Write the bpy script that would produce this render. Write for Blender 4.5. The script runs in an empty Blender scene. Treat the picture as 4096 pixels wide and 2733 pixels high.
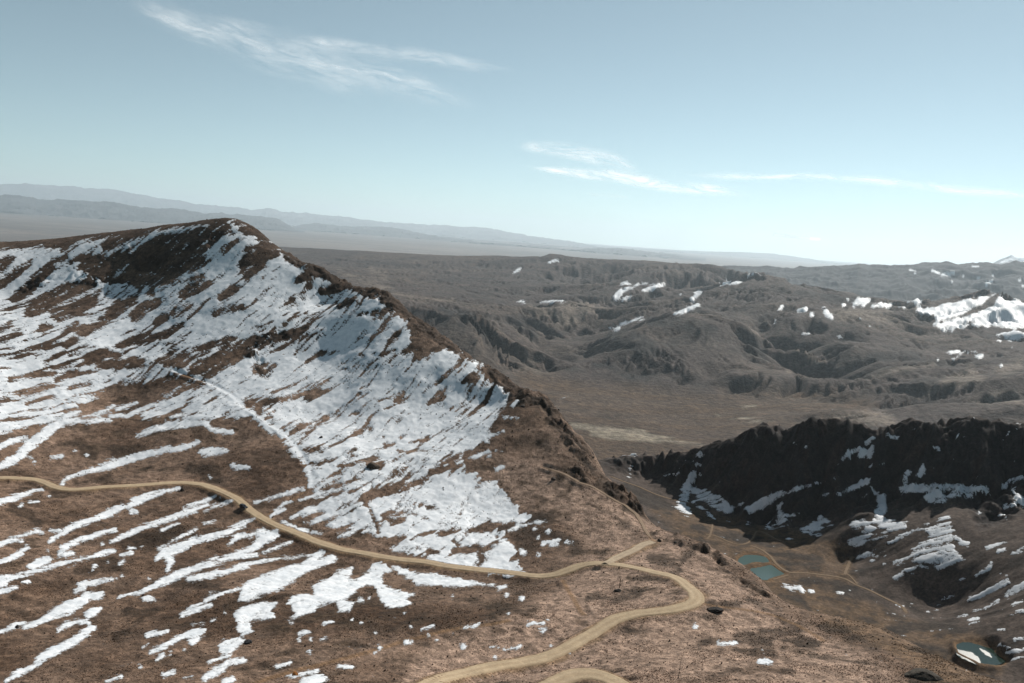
import bpy, math
import numpy as np
from mathutils import Matrix, Vector

rng = np.random.RandomState(7)

# ------------------------------------------------------------------ camera
W, H = 4096.0, 2733.0                 # pixel grid of the photograph
FPX = 3408.0                          # focal length in those pixels
TILT, PITCH = math.atan(0.070), math.radians(7.17)
SUN_AZ, SUN_EL = math.radians(37.0), math.radians(36.0)

scene = bpy.context.scene
col = scene.collection
right = np.array([1.0, 0, 0])
fwd = np.array([0, math.cos(PITCH), -math.sin(PITCH)])
up0 = np.array([0, math.sin(PITCH), math.cos(PITCH)])
cX = math.cos(TILT) * right + math.sin(TILT) * up0
cY = -math.sin(TILT) * right + math.cos(TILT) * up0
cam_d = bpy.data.cameras.new('camera')
cam = bpy.data.objects.new('camera', cam_d)
col.objects.link(cam)
cam.matrix_world = Matrix(((cX[0], cY[0], -fwd[0], 0), (cX[1], cY[1], -fwd[1], 0), (cX[2], cY[2], -fwd[2], 0), (0, 0, 0, 1)))
cam_d.sensor_fit = 'HORIZONTAL'
cam_d.angle = 2 * math.atan(W / 2 / FPX)
cam_d.clip_start = 0.5
cam_d.clip_end = 600000.0
scene.camera = cam

# ------------------------------------------------------------------ sky, sun, exposure
world = bpy.data.worlds.new('World')
scene.world = world
world.use_nodes = True
nt = world.node_tree
nt.nodes.clear()
sky = nt.nodes.new('ShaderNodeTexSky')
sky.sky_type = 'NISHITA'
sky.sun_disc = False
sky.sun_elevation = SUN_EL
sky.sun_rotation = SUN_AZ
sky.altitude = 4200
sky.air_density = 1.0
sky.dust_density = 1.6
sky.ozone_density = 1.4
grade = nt.nodes.new('ShaderNodeMix')
grade.data_type = 'RGBA'; grade.blend_type = 'MULTIPLY'
grade.inputs[0].default_value = 1.0
grade.inputs[7].default_value = (0.86, 1.04, 0.955, 1)
bg = nt.nodes.new('ShaderNodeBackground')
bg.inputs['Strength'].default_value = 0.077
wo = nt.nodes.new('ShaderNodeOutputWorld')
hsv = nt.nodes.new('ShaderNodeHueSaturation')
hsv.inputs['Saturation'].default_value = 0.60
nt.links.new(sky.outputs[0], hsv.inputs['Color'])
nt.links.new(hsv.outputs[0], grade.inputs[6])
nt.links.new(grade.outputs[2], bg.inputs[0])
nt.links.new(bg.outputs[0], wo.inputs[0])

sun_d = bpy.data.lights.new('sun', 'SUN')
sun_d.energy = 5.0
sun_d.angle = math.radians(0.55)
sun_d.color = (1.0, 0.95, 0.88)
sun = bpy.data.objects.new('sun', sun_d)
col.objects.link(sun)
SUNV = np.array([math.sin(SUN_AZ) * math.cos(SUN_EL), math.cos(SUN_AZ) * math.cos(SUN_EL), math.sin(SUN_EL)])
sun.rotation_euler = Vector((SUNV[0], SUNV[1], SUNV[2])).to_track_quat('Z', 'Y').to_euler()

vs = scene.view_settings
vs.view_transform = 'Standard'
vs.look = 'None'
vs.exposure = 0.28
vs.gamma = 1.0
vs.use_curve_mapping = False
scene.render.engine = 'CYCLES'
scene.cycles.use_denoising = True
scene.cycles.max_bounces = 8
scene.cycles.volume_bounces = 3
scene.cycles.transparent_max_bounces = 16

# ------------------------------------------------------------------ helpers: projection, noise, interpolation
VS = W / 2350.0                       # scale of the coarse reading grid


def ray(u, v):
    u = np.asarray(u, float); v = np.asarray(v, float)
    dx, dy = u - W / 2, v - H / 2
    c, s = math.cos(TILT), math.sin(TILT)
    xr, yd = c * dx + s * dy, -s * dx + c * dy
    d = (xr / FPX)[..., None] * right + fwd - (yd / FPX)[..., None] * up0
    return d


def at_range(u, v, r):
    d = ray(u, v)
    return d * (np.asarray(r, float) / np.hypot(d[..., 0], d[..., 1]))[..., None]


def at_level(u, v, z):
    d = ray(u, v)
    return d * (np.asarray(z, float) / d[..., 2])[..., None]


def project(x, y, z):
    f = y * fwd[1] + z * fwd[2]
    f = np.where(f < 1.0, 1.0, f)
    xr = x / f
    yd = -(y * up0[1] + z * up0[2]) / f
    c, s = math.cos(TILT), math.sin(TILT)
    return W / 2 + FPX * (c * xr - s * yd), H / 2 + FPX * (s * xr + c * yd)


def _tab(seed):
    return np.random.RandomState(seed).rand(256, 256)


_tabs = {}


def vnoise(x, y, seed=0):
    if seed not in _tabs:
        _tabs[seed] = _tab(seed + 11)
    T = _tabs[seed]
    xi, yi = np.floor(x), np.floor(y)
    fx, fy = x - xi, y - yi
    xi = xi.astype(np.int64); yi = yi.astype(np.int64)
    fx = fx * fx * fx * (fx * (fx * 6 - 15) + 10)
    fy = fy * fy * fy * (fy * (fy * 6 - 15) + 10)
    x0, x1, y0, y1 = xi & 255, (xi + 1) & 255, yi & 255, (yi + 1) & 255
    a = T[x0, y0]; b = T[x1, y0]; c = T[x0, y1]; d = T[x1, y1]
    return (a + (b - a) * fx) * (1 - fy) + (c + (d - c) * fx) * fy


def fbm(x, y, oct=4, seed=0, gain=0.5, ridged=False):
    out = 0.0; amp = 1.0; tot = 0.0
    c, s = math.cos(0.65), math.sin(0.65)
    for i in range(oct):
        n = vnoise(x, y, seed + i) * 2 - 1
        if ridged:
            n = 1 - 2.2 * np.abs(n)
        out = out + n * amp; tot += amp
        amp *= gain
        x, y = (c * x - s * y) * 2.03 + 7.3, (s * x + c * y) * 2.03 + 3.1
    return out / tot


def gradient(T):
    """slope of a fan-shaped height field in world x, y"""
    dr = np.gradient(T.Z, T.r, axis=1)
    dt = np.gradient(T.Z, T.th, axis=0) / T.R
    sn, cs = np.sin(T.T), np.cos(T.T)
    return dr * sn + dt * cs, dr * cs - dt * sn


def gullies(x, y, gx, gy, cell, seed, freq=1.5, s0=0.25):
    """spurs and gullies that run down the slope, as running water cuts them"""
    g = np.hypot(gx, gy) + 1e-6
    px, py = -gy / g, gx / g
    A, B = _tab(seed + 500), _tab(seed + 900)
    ix, iy = np.floor(x / cell), np.floor(y / cell)
    num = 0.0; den = 1e-6
    for di in (-1, 0, 1):
        for dj in (-1, 0, 1):
            i = (ix + di).astype(np.int64) & 255; j = (iy + dj).astype(np.int64) & 255
            dx = x - (ix + di + A[i, j]) * cell; dy = y - (iy + dj + B[i, j]) * cell
            w = np.exp(-2.2 * (dx * dx + dy * dy) / cell ** 2)
            num = num + w * np.cos(2 * np.pi * freq / cell * (dx * px + dy * py) + 6.28 * A[j, i])
            den = den + w
    return num / den * np.clip(g / s0, 0, 1.2) ** 1.4


def blocks(x, y, cell, seed):
    """broken rock: every block keeps its own height and tilt"""
    A, B, Hh = _tab(seed + 1500), _tab(seed + 1900), _tab(seed + 2300)
    ix, iy = np.floor(x / cell), np.floor(y / cell)
    best = np.full(x.shape, 1e9); out = np.zeros(x.shape)
    for di in (-1, 0, 1):
        for dj in (-1, 0, 1):
            i = (ix + di).astype(np.int64) & 255; j = (iy + dj).astype(np.int64) & 255
            dx = x / cell - (ix + di + A[i, j]); dy = y / cell - (iy + dj + B[i, j])
            d = dx * dx + dy * dy
            v = Hh[i, j] + (A[j, i] - .5) * dx * 1.3 + (B[j, i] - .5) * dy * 1.3
            w = d < best
            out = np.where(w, v, out); best = np.where(w, d, best)
    return out - 0.25 * np.sqrt(best)


def sstep(a, b, x):
    t = np.clip((x - a) / (b - a), 0, 1)
    return t * t * (3 - 2 * t)


class Surface:
    """smooth surface through scattered 3-D points (multiquadric)"""
    def __init__(self, pts, c, k=1.0):
        P = np.array(pts, float)
        self.c, self.s = c, k
        xy = P[:, :2] / k
        n = len(P)
        D = np.sqrt(((xy[:, None] - xy[None]) ** 2).sum(-1) + c * c)
        A = np.zeros((n + 3, n + 3))
        A[:n, :n] = D - np.eye(n) * 0.02 * c
        A[:n, n] = 1; A[:n, n + 1:n + 3] = xy
        A[n, :n] = 1; A[n + 1:n + 3, :n] = xy.T
        b = np.zeros(n + 3); b[:n] = P[:, 2]
        self.w = np.linalg.solve(A, b); self.xy = xy; self.n = n

    def __call__(self, x, y):
        sh = x.shape
        q = np.stack([x.ravel(), y.ravel()], 1) / self.s
        out = np.empty(len(q))
        for i in range(0, len(q), 40000):
            b = q[i:i + 40000].astype(np.float32)
            dx = b[:, 0:1] - self.xy[:, 0].astype(np.float32)
            dy = b[:, 1:2] - self.xy[:, 1].astype(np.float32)
            D = np.sqrt(dx * dx + dy * dy + np.float32(self.c ** 2))
            out[i:i + 40000] = D.astype(np.float64) @ self.w[:self.n]
        out += self.w[self.n] + q @ self.w[self.n + 1:]
        return out.reshape(sh)


class Terrain:
    """height field on a fan of directions round the viewpoint"""
    def __init__(self, th0, th1, nth, rr):
        self.th = np.radians(np.linspace(th0, th1, nth)); self.r = np.asarray(rr, float)
        self.R, self.T = np.meshgrid(self.r, self.th)
        self.X = self.R * np.sin(self.T); self.Y = self.R * np.cos(self.T)
        self.Z = np.zeros_like(self.X)

    def index(self, x, y):
        th = np.arctan2(x, y); r = np.hypot(x, y)
        i = (th - self.th[0]) / (self.th[1] - self.th[0])
        j = np.interp(r, self.r, np.arange(len(self.r)))
        return np.clip(i, 0, len(self.th) - 1.001), np.clip(j, 0, len(self.r) - 1.001)

    def sample(self, A, x, y):
        i, j = self.index(x, y)
        i0, j0 = i.astype(int), j.astype(int)
        fi, fj = i - i0, j - j0
        return (A[i0, j0] * (1 - fi) + A[i0 + 1, j0] * fi) * (1 - fj) + (A[i0, j0 + 1] * (1 - fi) + A[i0 + 1, j0 + 1] * fi) * fj

    def cast(self, u, v, rmin=0):
        """where the line of sight through a pixel meets the ground"""
        d = ray(u, v)
        s = d / np.hypot(d[:, 0], d[:, 1])[:, None]
        rs = self.r[self.r > rmin]
        px = s[:, 0:1] * rs; py = s[:, 1:2] * rs; pz = s[:, 2:3] * rs
        g = self.sample(self.Z, px, py)
        under = pz < g
        k = np.argmax(under, 1); k[~under.any(1)] = len(rs) - 1
        k = np.clip(k, 1, None)
        a = np.arange(len(k))
        d0 = pz[a, k - 1] - g[a, k - 1]; d1 = g[a, k] - pz[a, k]
        t = np.clip(d0 / np.maximum(d0 + d1, 1e-6), 0, 1)
        r = rs[k - 1] + (rs[k] - rs[k - 1]) * t
        return s * r[:, None]

    def finish(self):
        self.U, self.V = project(self.X, self.Y, self.Z)
        e = self.Z / self.R
        m = np.maximum.accumulate(e, axis=1)
        self.hidden = e < m - 0.004
        self.inside = (self.U > -120) & (self.U < W + 120) & (self.V > -80) & (self.V < H + 80) & (self.Y > 0)


def grid_faces(n, m, keep=None):
    i, j = np.meshgrid(np.arange(n - 1), np.arange(m - 1), indexing='ij')
    a = i * m + j
    q = np.stack([a, a + 1, a + m + 1, a + m], -1).reshape(-1, 4)      # outward in +Z
    q = q[:, ::-1]
    if keep is not None:
        q = q[keep.ravel()]
    return q


def make_mesh(name, verts, faces, mat, cols=None, smooth=True, parent=None, extra=None):
    """verts (n,3); faces (m,k) ; unused vertices are dropped"""
    verts = np.asarray(verts, float); faces = np.asarray(faces, np.int64)
    used = np.unique(faces)
    remap = np.full(len(verts), -1, np.int64); remap[used] = np.arange(len(used))
    faces = remap[faces]; verts = verts[used]
    me = bpy.data.meshes.new(name)
    me.vertices.add(len(verts)); me.vertices.foreach_set('co', verts.astype(np.float32).ravel())
    k = faces.shape[1]
    me.loops.add(faces.size); me.loops.foreach_set('vertex_index', faces.astype(np.int32).ravel())
    me.polygons.add(len(faces))
    me.polygons.foreach_set('loop_start', np.arange(0, faces.size, k, dtype=np.int32))
    me.polygons.foreach_set('loop_total', np.full(len(faces), k, np.int32))
    me.polygons.foreach_set('use_smooth', np.full(len(faces), smooth, bool))
    me.update(calc_edges=True)
    if cols is not None:
        c = np.ones((len(verts), 4), np.float32); c[:, :3] = np.asarray(cols)[used]
        at = me.attributes.new('Col', 'FLOAT_COLOR', 'POINT'); at.data.foreach_set('color', c.ravel())
    if extra is not None:
        for nm, val in extra.items():
            at = me.attributes.new(nm, 'FLOAT', 'POINT'); at.data.foreach_set('value', np.asarray(val, np.float32)[used])
    me.materials.append(mat)
    o = bpy.data.objects.new(name, me)
    col.objects.link(o)
    if parent is not None:
        o.parent = parent
    return o


def structure(o):
    o['kind'] = 'structure'; return o


def tag(o, label, cat, group=None):
    o['label'] = label; o['category'] = cat
    if group: o['group'] = group
    return o


# ------------------------------------------------------------------ drawing of outlines read from the photograph
RS = 0.5
RW, RH = int(W * RS), int(H * RS) + 1


class Field:
    """signed field in photograph pixels: positive inside the drawn shapes"""
    def __init__(self, val=-14.0):
        self.A = np.full((RH, RW), val, np.float32); self.I = np.zeros((RH, RW), np.int16)

    def _win(self, x0, x1, y0, y1, m):
        return (max(0, int((x0 - m) * RS)), min(RW, int((x1 + m) * RS) + 2), max(0, int((y0 - m) * RS)), min(RH, int((y1 + m) * RS) + 2))

    def _put(self, win, val, idn):
        i0, i1, j0, j1 = win
        a = self.A[j0:j1, i0:i1]; w = val > a
        a[w] = val[w]; self.I[j0:j1, i0:i1][w] = idn

    def stroke(self, pts, idn=0):
        if len(pts) == 1: pts = [pts[0], (pts[0][0] + 1, pts[0][1], pts[0][2])]
        for (x0, y0, w0), (x1, y1, w1) in zip(pts[:-1], pts[1:]):
            win = self._win(min(x0, x1), max(x0, x1), min(y0, y1), max(y0, y1), max(w0, w1) + 13)
            i0, i1, j0, j1 = win
            if i1 <= i0 or j1 <= j0: continue
            gx, gy = np.meshgrid(np.arange(i0, i1) / RS, np.arange(j0, j1) / RS)
            L = (x1 - x0) ** 2 + (y1 - y0) ** 2
            t = np.clip(((gx - x0) * (x1 - x0) + (gy - y0) * (y1 - y0)) / max(L, 1e-6), 0, 1)
            d = np.hypot(gx - x0 - t * (x1 - x0), gy - y0 - t * (y1 - y0))
            self._put(win, (w0 + (w1 - w0) * t - d).astype(np.float32), idn)

    def polygon(self, pts, idn=0, margin=14):
        P = np.array(pts, float)
        win = self._win(P[:, 0].min(), P[:, 0].max(), P[:, 1].min(), P[:, 1].max(), margin)
        i0, i1, j0, j1 = win
        if i1 <= i0 or j1 <= j0: return
        gx, gy = np.meshgrid(np.arange(i0, i1) / RS, np.arange(j0, j1) / RS)
        ins = np.zeros(gx.shape, bool); dist = np.full(gx.shape, 1e9)
        Q = np.roll(P, -1, 0)
        for (x0, y0), (x1, y1) in zip(P, Q):
            cr = ((y0 > gy) != (y1 > gy)) & (gx < (x1 - x0) * (gy - y0) / ((y1 - y0) if y1 != y0 else 1e-9) + x0)
            ins ^= cr
            L = (x1 - x0) ** 2 + (y1 - y0) ** 2
            t = np.clip(((gx - x0) * (x1 - x0) + (gy - y0) * (y1 - y0)) / max(L, 1e-6), 0, 1)
            dist = np.minimum(dist, np.hypot(gx - x0 - t * (x1 - x0), gy - y0 - t * (y1 - y0)))
        self._put(win, np.where(ins, dist, -dist).astype(np.float32), idn)

    def get(self, U, V, outside=-14.0):
        u, v = U * RS, V * RS
        ok = (u >= -90) & (u < RW + 90) & (v >= -60) & (v < RH + 60)
        u = np.clip(u, 0, RW - 1.01); v = np.clip(v, 0, RH - 1.01)
        i, j = u.astype(int), v.astype(int); fu, fv = u - i, v - j
        A = self.A
        r = (A[j, i] * (1 - fu) + A[j, i + 1] * fu) * (1 - fv) + (A[j + 1, i] * (1 - fu) + A[j + 1, i + 1] * fu) * fv
        return np.where(ok, r, outside)

    def ids(self, U, V):
        i = np.clip((U * RS + .5).astype(int), 0, RW - 1); j = np.clip((V * RS + .5).astype(int), 0, RH - 1)
        return self.I[j, i]


Z196 = 1 / 1.96


def zs(ox, oy, pts, k=Z196):          # reading window -> photograph pixels, strokes with half widths
    return [(ox + p[0] * k, oy + p[1] * k, p[2] * k) for p in pts]


def zp(ox, oy, pts, k=Z196):
    return [(ox + p[0] * k, oy + p[1] * k) for p in pts]


def vp(pts):
    return [(p[0] * VS, p[1] * VS) for p in pts]


def nums(txt, n):
    a = [float(t) for t in txt.replace(';', ' ').replace(',', ' ').split()]
    return [tuple(a[i:i + n]) for i in range(0, len(a), n)]


def strokes(F, ox, oy, txt, k=Z196, idn=0, grow=0.0):
    for line in txt.strip().split('|'):
        if line.strip():
            F.stroke([(a, b, c + grow) for a, b, c in zs(ox, oy, nums(line, 3), k)], idn)


def polys(F, ox, oy, txt, k=Z196, idn=0):
    for line in txt.strip().split('|'):
        if line.strip():
            F.polygon(zp(ox, oy, nums(line, 2), k), idn)


# ------------------------------------------------------------------ materials
def node(nt, kind, **kw):
    n = nt.nodes.new(kind)
    for k, v in kw.items():
        setattr(n, k, v)
    return n


def ground_material(name, scale, contrast=0.55, bump=0.5, bump_scale=None, fine=4.0, rough=0.95, bdist=0.3):
    m = bpy.data.materials.new(name); m.use_nodes = True
    t = m.node_tree; b = t.nodes['Principled BSDF']
    b.inputs['Roughness'].default_value = rough
    b.inputs['Specular IOR Level'].default_value = 0.15
    a = node(t, 'ShaderNodeAttribute', attribute_name='Col')
    tc = node(t, 'ShaderNodeNewGeometry')
    n1 = node(t, 'ShaderNodeTexNoise'); n1.inputs['Scale'].default_value = scale
    n1.inputs['Detail'].default_value = 8; n1.inputs['Roughness'].default_value = 0.72
    t.links.new(tc.outputs['Position'], n1.inputs['Vector'])
    n2 = node(t, 'ShaderNodeTexNoise'); n2.inputs['Scale'].default_value = scale * fine
    n2.inputs['Detail'].default_value = 5; n2.inputs['Roughness'].default_value = 0.7
    t.links.new(tc.outputs['Position'], n2.inputs['Vector'])
    r1 = node(t, 'ShaderNodeMapRange')
    r1.inputs[1].default_value = 0.3; r1.inputs[2].default_value = 0.7
    r1.inputs[3].default_value = 1 - contrast; r1.inputs[4].default_value = 1 + contrast
    t.links.new(n1.outputs[0], r1.inputs[0])
    r2 = node(t, 'ShaderNodeMapRange')
    r2.inputs[1].default_value = 0.3; r2.inputs[2].default_value = 0.7
    r2.inputs[3].default_value = 1 - contrast; r2.inputs[4].default_value = 1 + contrast
    t.links.new(n2.outputs[0], r2.inputs[0])
    mu = node(t, 'ShaderNodeMath', operation='MULTIPLY')
    t.links.new(r1.outputs[0], mu.inputs[0]); t.links.new(r2.outputs[0], mu.inputs[1])
    mx = node(t, 'ShaderNodeVectorMath', operation='SCALE')
    t.links.new(a.outputs['Color'], mx.inputs[0]); t.links.new(mu.outputs[0], mx.inputs['Scale'])
    t.links.new(mx.outputs[0], b.inputs['Base Color'])
    bp = node(t, 'ShaderNodeBump'); bp.inputs['Strength'].default_value = bump; bp.inputs['Distance'].default_value = bdist
    t.links.new(n2.outputs[0], bp.inputs['Height']); t.links.new(bp.outputs[0], b.inputs['Normal'])
    return m


def snow_material(name, scale):
    m = bpy.data.materials.new(name); m.use_nodes = True
    t = m.node_tree; b = t.nodes['Principled BSDF']
    b.inputs['Roughness'].default_value = 0.6
    b.inputs['Specular IOR Level'].default_value = 0.2
    tc = node(t, 'ShaderNodeNewGeometry')
    n = node(t, 'ShaderNodeTexNoise'); n.inputs['Scale'].default_value = scale; n.inputs['Detail'].default_value = 7
    n.inputs['Roughness'].default_value = 0.65
    t.links.new(tc.outputs['Position'], n.inputs['Vector'])
    cr = node(t, 'ShaderNodeValToRGB')
    cr.color_ramp.elements[0].position = 0.3; cr.color_ramp.elements[0].color = (0.50, 0.535, 0.57, 1)
    cr.color_ramp.elements[1].position = 0.6; cr.color_ramp.elements[1].color = (0.70, 0.715, 0.735, 1)
    t.links.new(n.outputs[0], cr.inputs[0]); t.links.new(cr.outputs[0], b.inputs['Base Color'])
    bp = node(t, 'ShaderNodeBump'); bp.inputs['Strength'].default_value = 0.35; bp.inputs['Distance'].default_value = 0.35
    t.links.new(n.outputs[0], bp.inputs['Height']); t.links.new(bp.outputs[0], b.inputs['Normal'])
    # towards its rim the cover breaks up into crumbs with bare ground between them
    cv = node(t, 'ShaderNodeAttribute', attribute_name='cover')
    fn = node(t, 'ShaderNodeTexNoise'); fn.inputs['Scale'].default_value = scale * 7; fn.inputs['Detail'].default_value = 3
    fn.inputs['Roughness'].default_value = 0.7
    t.links.new(tc.outputs['Position'], fn.inputs['Vector'])
    ma = node(t, 'ShaderNodeMath', operation='MULTIPLY_ADD'); ma.inputs[1].default_value = 28.0; ma.inputs[2].default_value = -14.0
    t.links.new(fn.outputs[0], ma.inputs[0])
    sm = node(t, 'ShaderNodeMath', operation='ADD'); t.links.new(ma.outputs[0], sm.inputs[0]); t.links.new(cv.outputs['Fac'], sm.inputs[1])
    al_ = node(t, 'ShaderNodeMapRange'); al_.inputs[1].default_value = -3.5; al_.inputs[2].default_value = 4.0
    t.links.new(sm.outputs[0], al_.inputs[0]); t.links.new(al_.outputs[0], b.inputs['Alpha'])
    return m


def plain_material(name, c, rough=0.6, metal=0.0, noise=0.0, scale=3.0):
    m = bpy.data.materials.new(name); m.use_nodes = True
    t = m.node_tree; b = t.nodes['Principled BSDF']
    b.inputs['Roughness'].default_value = rough; b.inputs['Metallic'].default_value = metal
    n = node(t, 'ShaderNodeTexNoise'); n.inputs['Scale'].default_value = scale; n.inputs['Detail'].default_value = 6
    tc = node(t, 'ShaderNodeNewGeometry'); t.links.new(tc.outputs['Position'], n.inputs['Vector'])
    r = node(t, 'ShaderNodeMapRange'); r.inputs[1].default_value = 0.3; r.inputs[2].default_value = 0.7
    r.inputs[3].default_value = 1 - noise; r.inputs[4].default_value = 1 + noise
    t.links.new(n.outputs[0], r.inputs[0])
    mx = node(t, 'ShaderNodeVectorMath', operation='SCALE'); mx.inputs[0].default_value = c
    t.links.new(r.outputs[0], mx.inputs['Scale']); t.links.new(mx.outputs[0], b.inputs['Base Color'])
    return m


M_GROUND = ground_material('tundra', 0.22, 0.6, 0.9, fine=7.0, bdist=0.5)
M_ROAD = ground_material('packed_dirt', 0.35, 0.18, 0.3, fine=5.0, bdist=0.1)
M_VALLEY = ground_material('valley_ground', 0.05, 0.45, 0.5, fine=8.0, bdist=1.0)
M_HILLS = ground_material('brown_hills', 0.008, 0.45, 0.9, fine=4.0, bdist=16.0)
M_FAR = ground_material('far_land', 0.0012, 0.3, 0.3, fine=5.0, bdist=20.0)
M_SNOW = snow_material('snow', 0.25)
M_SNOWV = snow_material('valley_snow', 0.08)
M_ROCK = ground_material('dark_rock', 0.5, 0.4, 0.8, fine=4.0, bdist=0.3)
M_TUFT = ground_material('dry_grass', 0.8, 0.3, 0.0)


# ------------------------------------------------------------------ the near hillside
def vr(txt):                          # x y r triples on the coarse grid -> points in space
    a = np.array(nums(txt, 3)); return at_range(a[:, 0] * VS, a[:, 1] * VS, a[:, 2])


def vn(txt):
    a = np.array(nums(txt, 3)); r = a[:, 2]
    return at_range(a[:, 0] * VS, a[:, 1] * VS, np.where(r > 470, 470 + (r - 470) * 1.2, r))


def vz(txt):
    a = np.array(nums(txt, 3)); return at_level(a[:, 0] * VS, a[:, 1] * VS, a[:, 2])


RIDGE = """-150 600 960; 0 578 900; 70 570 885; 140 563 870; 250 545 850; 330 535 830; 400 523 812; 470 512 795; 535 506 780; 560 511 774; 590 527 766;
620 553 755; 650 578 742; 690 603 725; 740 620 702; 790 647 688; 830 661 675; 870 669 662; 905 686 650; 930 709 640; 960 737 627; 1000 763 613; 1040 788 600;
1070 811 590; 1120 838 573; 1160 862 559; 1200 894 545; 1240 908 532; 1280 942 518; 1300 972 510; 1320 995 500; 1345 1020 490; 1362 1062 475; 1390 1092 463; 1430 1127 448;
1460 1150 437; 1475 1177 430; 1520 1212 416; 1560 1230 405; 1600 1243 396; 1640 1262 385; 1690 1290 368; 1740 1325 350; 1780 1364 336; 1830 1395 326; 1880 1410 320;
1960 1433 310; 2050 1457 300; 2120 1497 288; 2200 1535 275; 2300 1580 260; 2400 1610 245"""
INNER = """0 1100 470; 130 1125 455; 250 1117 460; 420 1110 465; 500 1125 450; 560 1155 430; 640 1200 405; 760 1255 378; 870 1280 365; 1000 1300 355; 1200 1327 342; 1300 1312 345;
1400 1293 345; 1500 1318 325; 1590 1350 300; 1610 1370 290; 1580 1395 280; 1480 1425 268; 1380 1455 255; 1260 1515 235; 1150 1540 225; 990 1568 210;
0 1568 225; 0 1400 300; 300 1400 295; 0 1250 370; 300 1250 372; 500 1350 310; 700 1568 205; 350 1568 215; 1700 1568 205; 2000 1568 222; 1900 1480 262; 1750 1430 280; 1175 1420 265; 800 1400 280; 600 1300 345;
400 850 600; 155 775 660; 560 940 540; 700 1060 470; 240 1000 530; 330 1050 505; 0 800 650; 0 950 560; 0 680 760; 300 650 741; 300 780 652; 300 900 590;
535 620 705; 535 720 651; 535 820 605; 750 700 662; 750 820 597; 750 950 532; 850 1100 447; 1000 900 540; 1000 1000 500; 1000 1150 427; 1100 1050 468; 1120 930 528; 1150 1150 430;
1240 1050 468; 1250 1200 402; 1400 1150 428; 1350 1230 388; 1000 1230 388; 800 1200 402; 1700 1370 310; 1480 1360 300; 1640 1310 345; 1500 1250 375"""
ridge = vn(RIDGE)
pts = list(ridge) + list(vn(INNER))
for p in ridge:
    h = np.hypot(p[0], p[1]); o = np.array([p[0] / h, p[1] / h])
    side = np.array([0.55, 0.25]) if p[0] > -60 else np.array([0.1, 0.3])
    o = o + side; o /= np.hypot(*o)
    for d, dz in ((14, -10), (45, -36), (120, -100), (280, -240), (480, -330)):
        z = max(p[2] + dz, -420)
        pts.append((p[0] + o[0] * d, p[1] + o[1] * d, z))
for a in (-60, -38, -20, 0, 20, 38, 60):
    for r, z in ((0.5, -2.6), (40, -30), (100, -66), (150, -92)):
        pts.append((r * math.sin(math.radians(a)), r * math.cos(math.radians(a)), z))
near = Surface(pts, 9.0)
rr = np.concatenate([np.geomspace(2, 150, 34)[:-1], np.geomspace(150, 560, 540)[:-1], np.geomspace(560, 1060, 300)[:-1], np.geomspace(1060, 1600, 24)])
TN = Terrain(-41, 41, 880, rr)
TN.Z = near(TN.X, TN.Y)
# broad hummocks, gentler on the road
x, y = TN.X, TN.Y
far_fade = sstep(60, 170, TN.R)
big = fbm(x / 60, y / 60, 3, 20) * 2.6 + fbm(x / 19, y / 19, 2, 30) * 1.1
TN.Z += big * far_fade * (1 - 0.55 * sstep(620, 850, TN.R)) * (0.35 + 0.65 * sstep(270, 380, TN.R))
TN.finish()

# bare rock along the crest
F_ROCK = Field()
strokes(F_ROCK, 1000, 800, "300 450 36; 400 520 26; 550 560 44; 700 620 44; 820 680 36; 950 720 56; 1100 780 56; 1200 850 36; 1290 950 44; 1400 1020 50; 1550 1110 60; 1680 1200 36; 1850 1270 46; 2000 1400 64; 2150 1500 56 | 380 620 36; 480 580 30 | 560 720 26; 680 690 36; 780 680 20 | 700 830 30; 820 780 30 | 840 900 12; 960 890 30; 1100 860 24 | 1150 1050 30; 1090 1100 14 | 1740 1370 36; 1660 1430 16 | 60 1120 50; 180 1070 36; 330 1050 30; 440 1010 16 | 0 1200 50; 120 1350 50 | 1900 1480 50; 2050 1540 40")
strokes(F_ROCK, 2000, 1500, "0 60 50; 120 110 40; 200 200 60; 330 180 50; 400 260 60; 470 370 70; 540 480 50; 620 560 70; 670 640 60; 720 720 36 | 600 780 60; 660 830 40 | 850 880 36; 940 930 50; 1040 1020 50; 1100 1080 30 | 1260 1180 24 | 1380 1250 26 | 1700 1420 36; 1760 1480 30")
strokes(F_ROCK, 2000, 1933, "1380 460 20; 1500 480 30; 1620 520 30 | 1700 650 8; 1900 760 12; 2050 860 12; 2150 920 8")
strokes(F_ROCK, 0, 600, "1000 780 30; 1100 900 60; 1300 900 90; 1500 800 80; 1700 700 50 | 600 1000 50; 800 1050 50; 1000 1060 30 | 200 1080 40; 400 1000 40")
def relief(T):
    x, y = T.X, T.Y
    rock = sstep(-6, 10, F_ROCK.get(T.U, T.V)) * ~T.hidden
    crag = fbm(x / 13 + 3, y / 13, 4, 40, ridged=True, gain=0.6)
    gx, gy = gradient(T)
    gl = gullies(x, y, gx, gy, 22.0, 41, 1.6, 0.4)
    ang = np.abs(fbm(x / 9, y / 9, 3, 46, gain=0.6))
    b1, b2 = blocks(x + crag, y, 6.5, 43), blocks(x, y + crag, 2.8, 44)
    z = rock * (crag * 1.0 + gl * 1.2 + (b1 - 0.3) * 2.8 + (b2 - 0.4) * 1.3) * (0.55 + 0.45 * sstep(-20, 60, x) - 0.70 * sstep(95, 140, x))
    micro = fbm(x / 4.6, y / 4.6, 4, 50, gain=0.72) * 0.62
    return z, micro, rock
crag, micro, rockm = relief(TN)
TN.Z += crag
base0 = TN.Z.copy()

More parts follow.
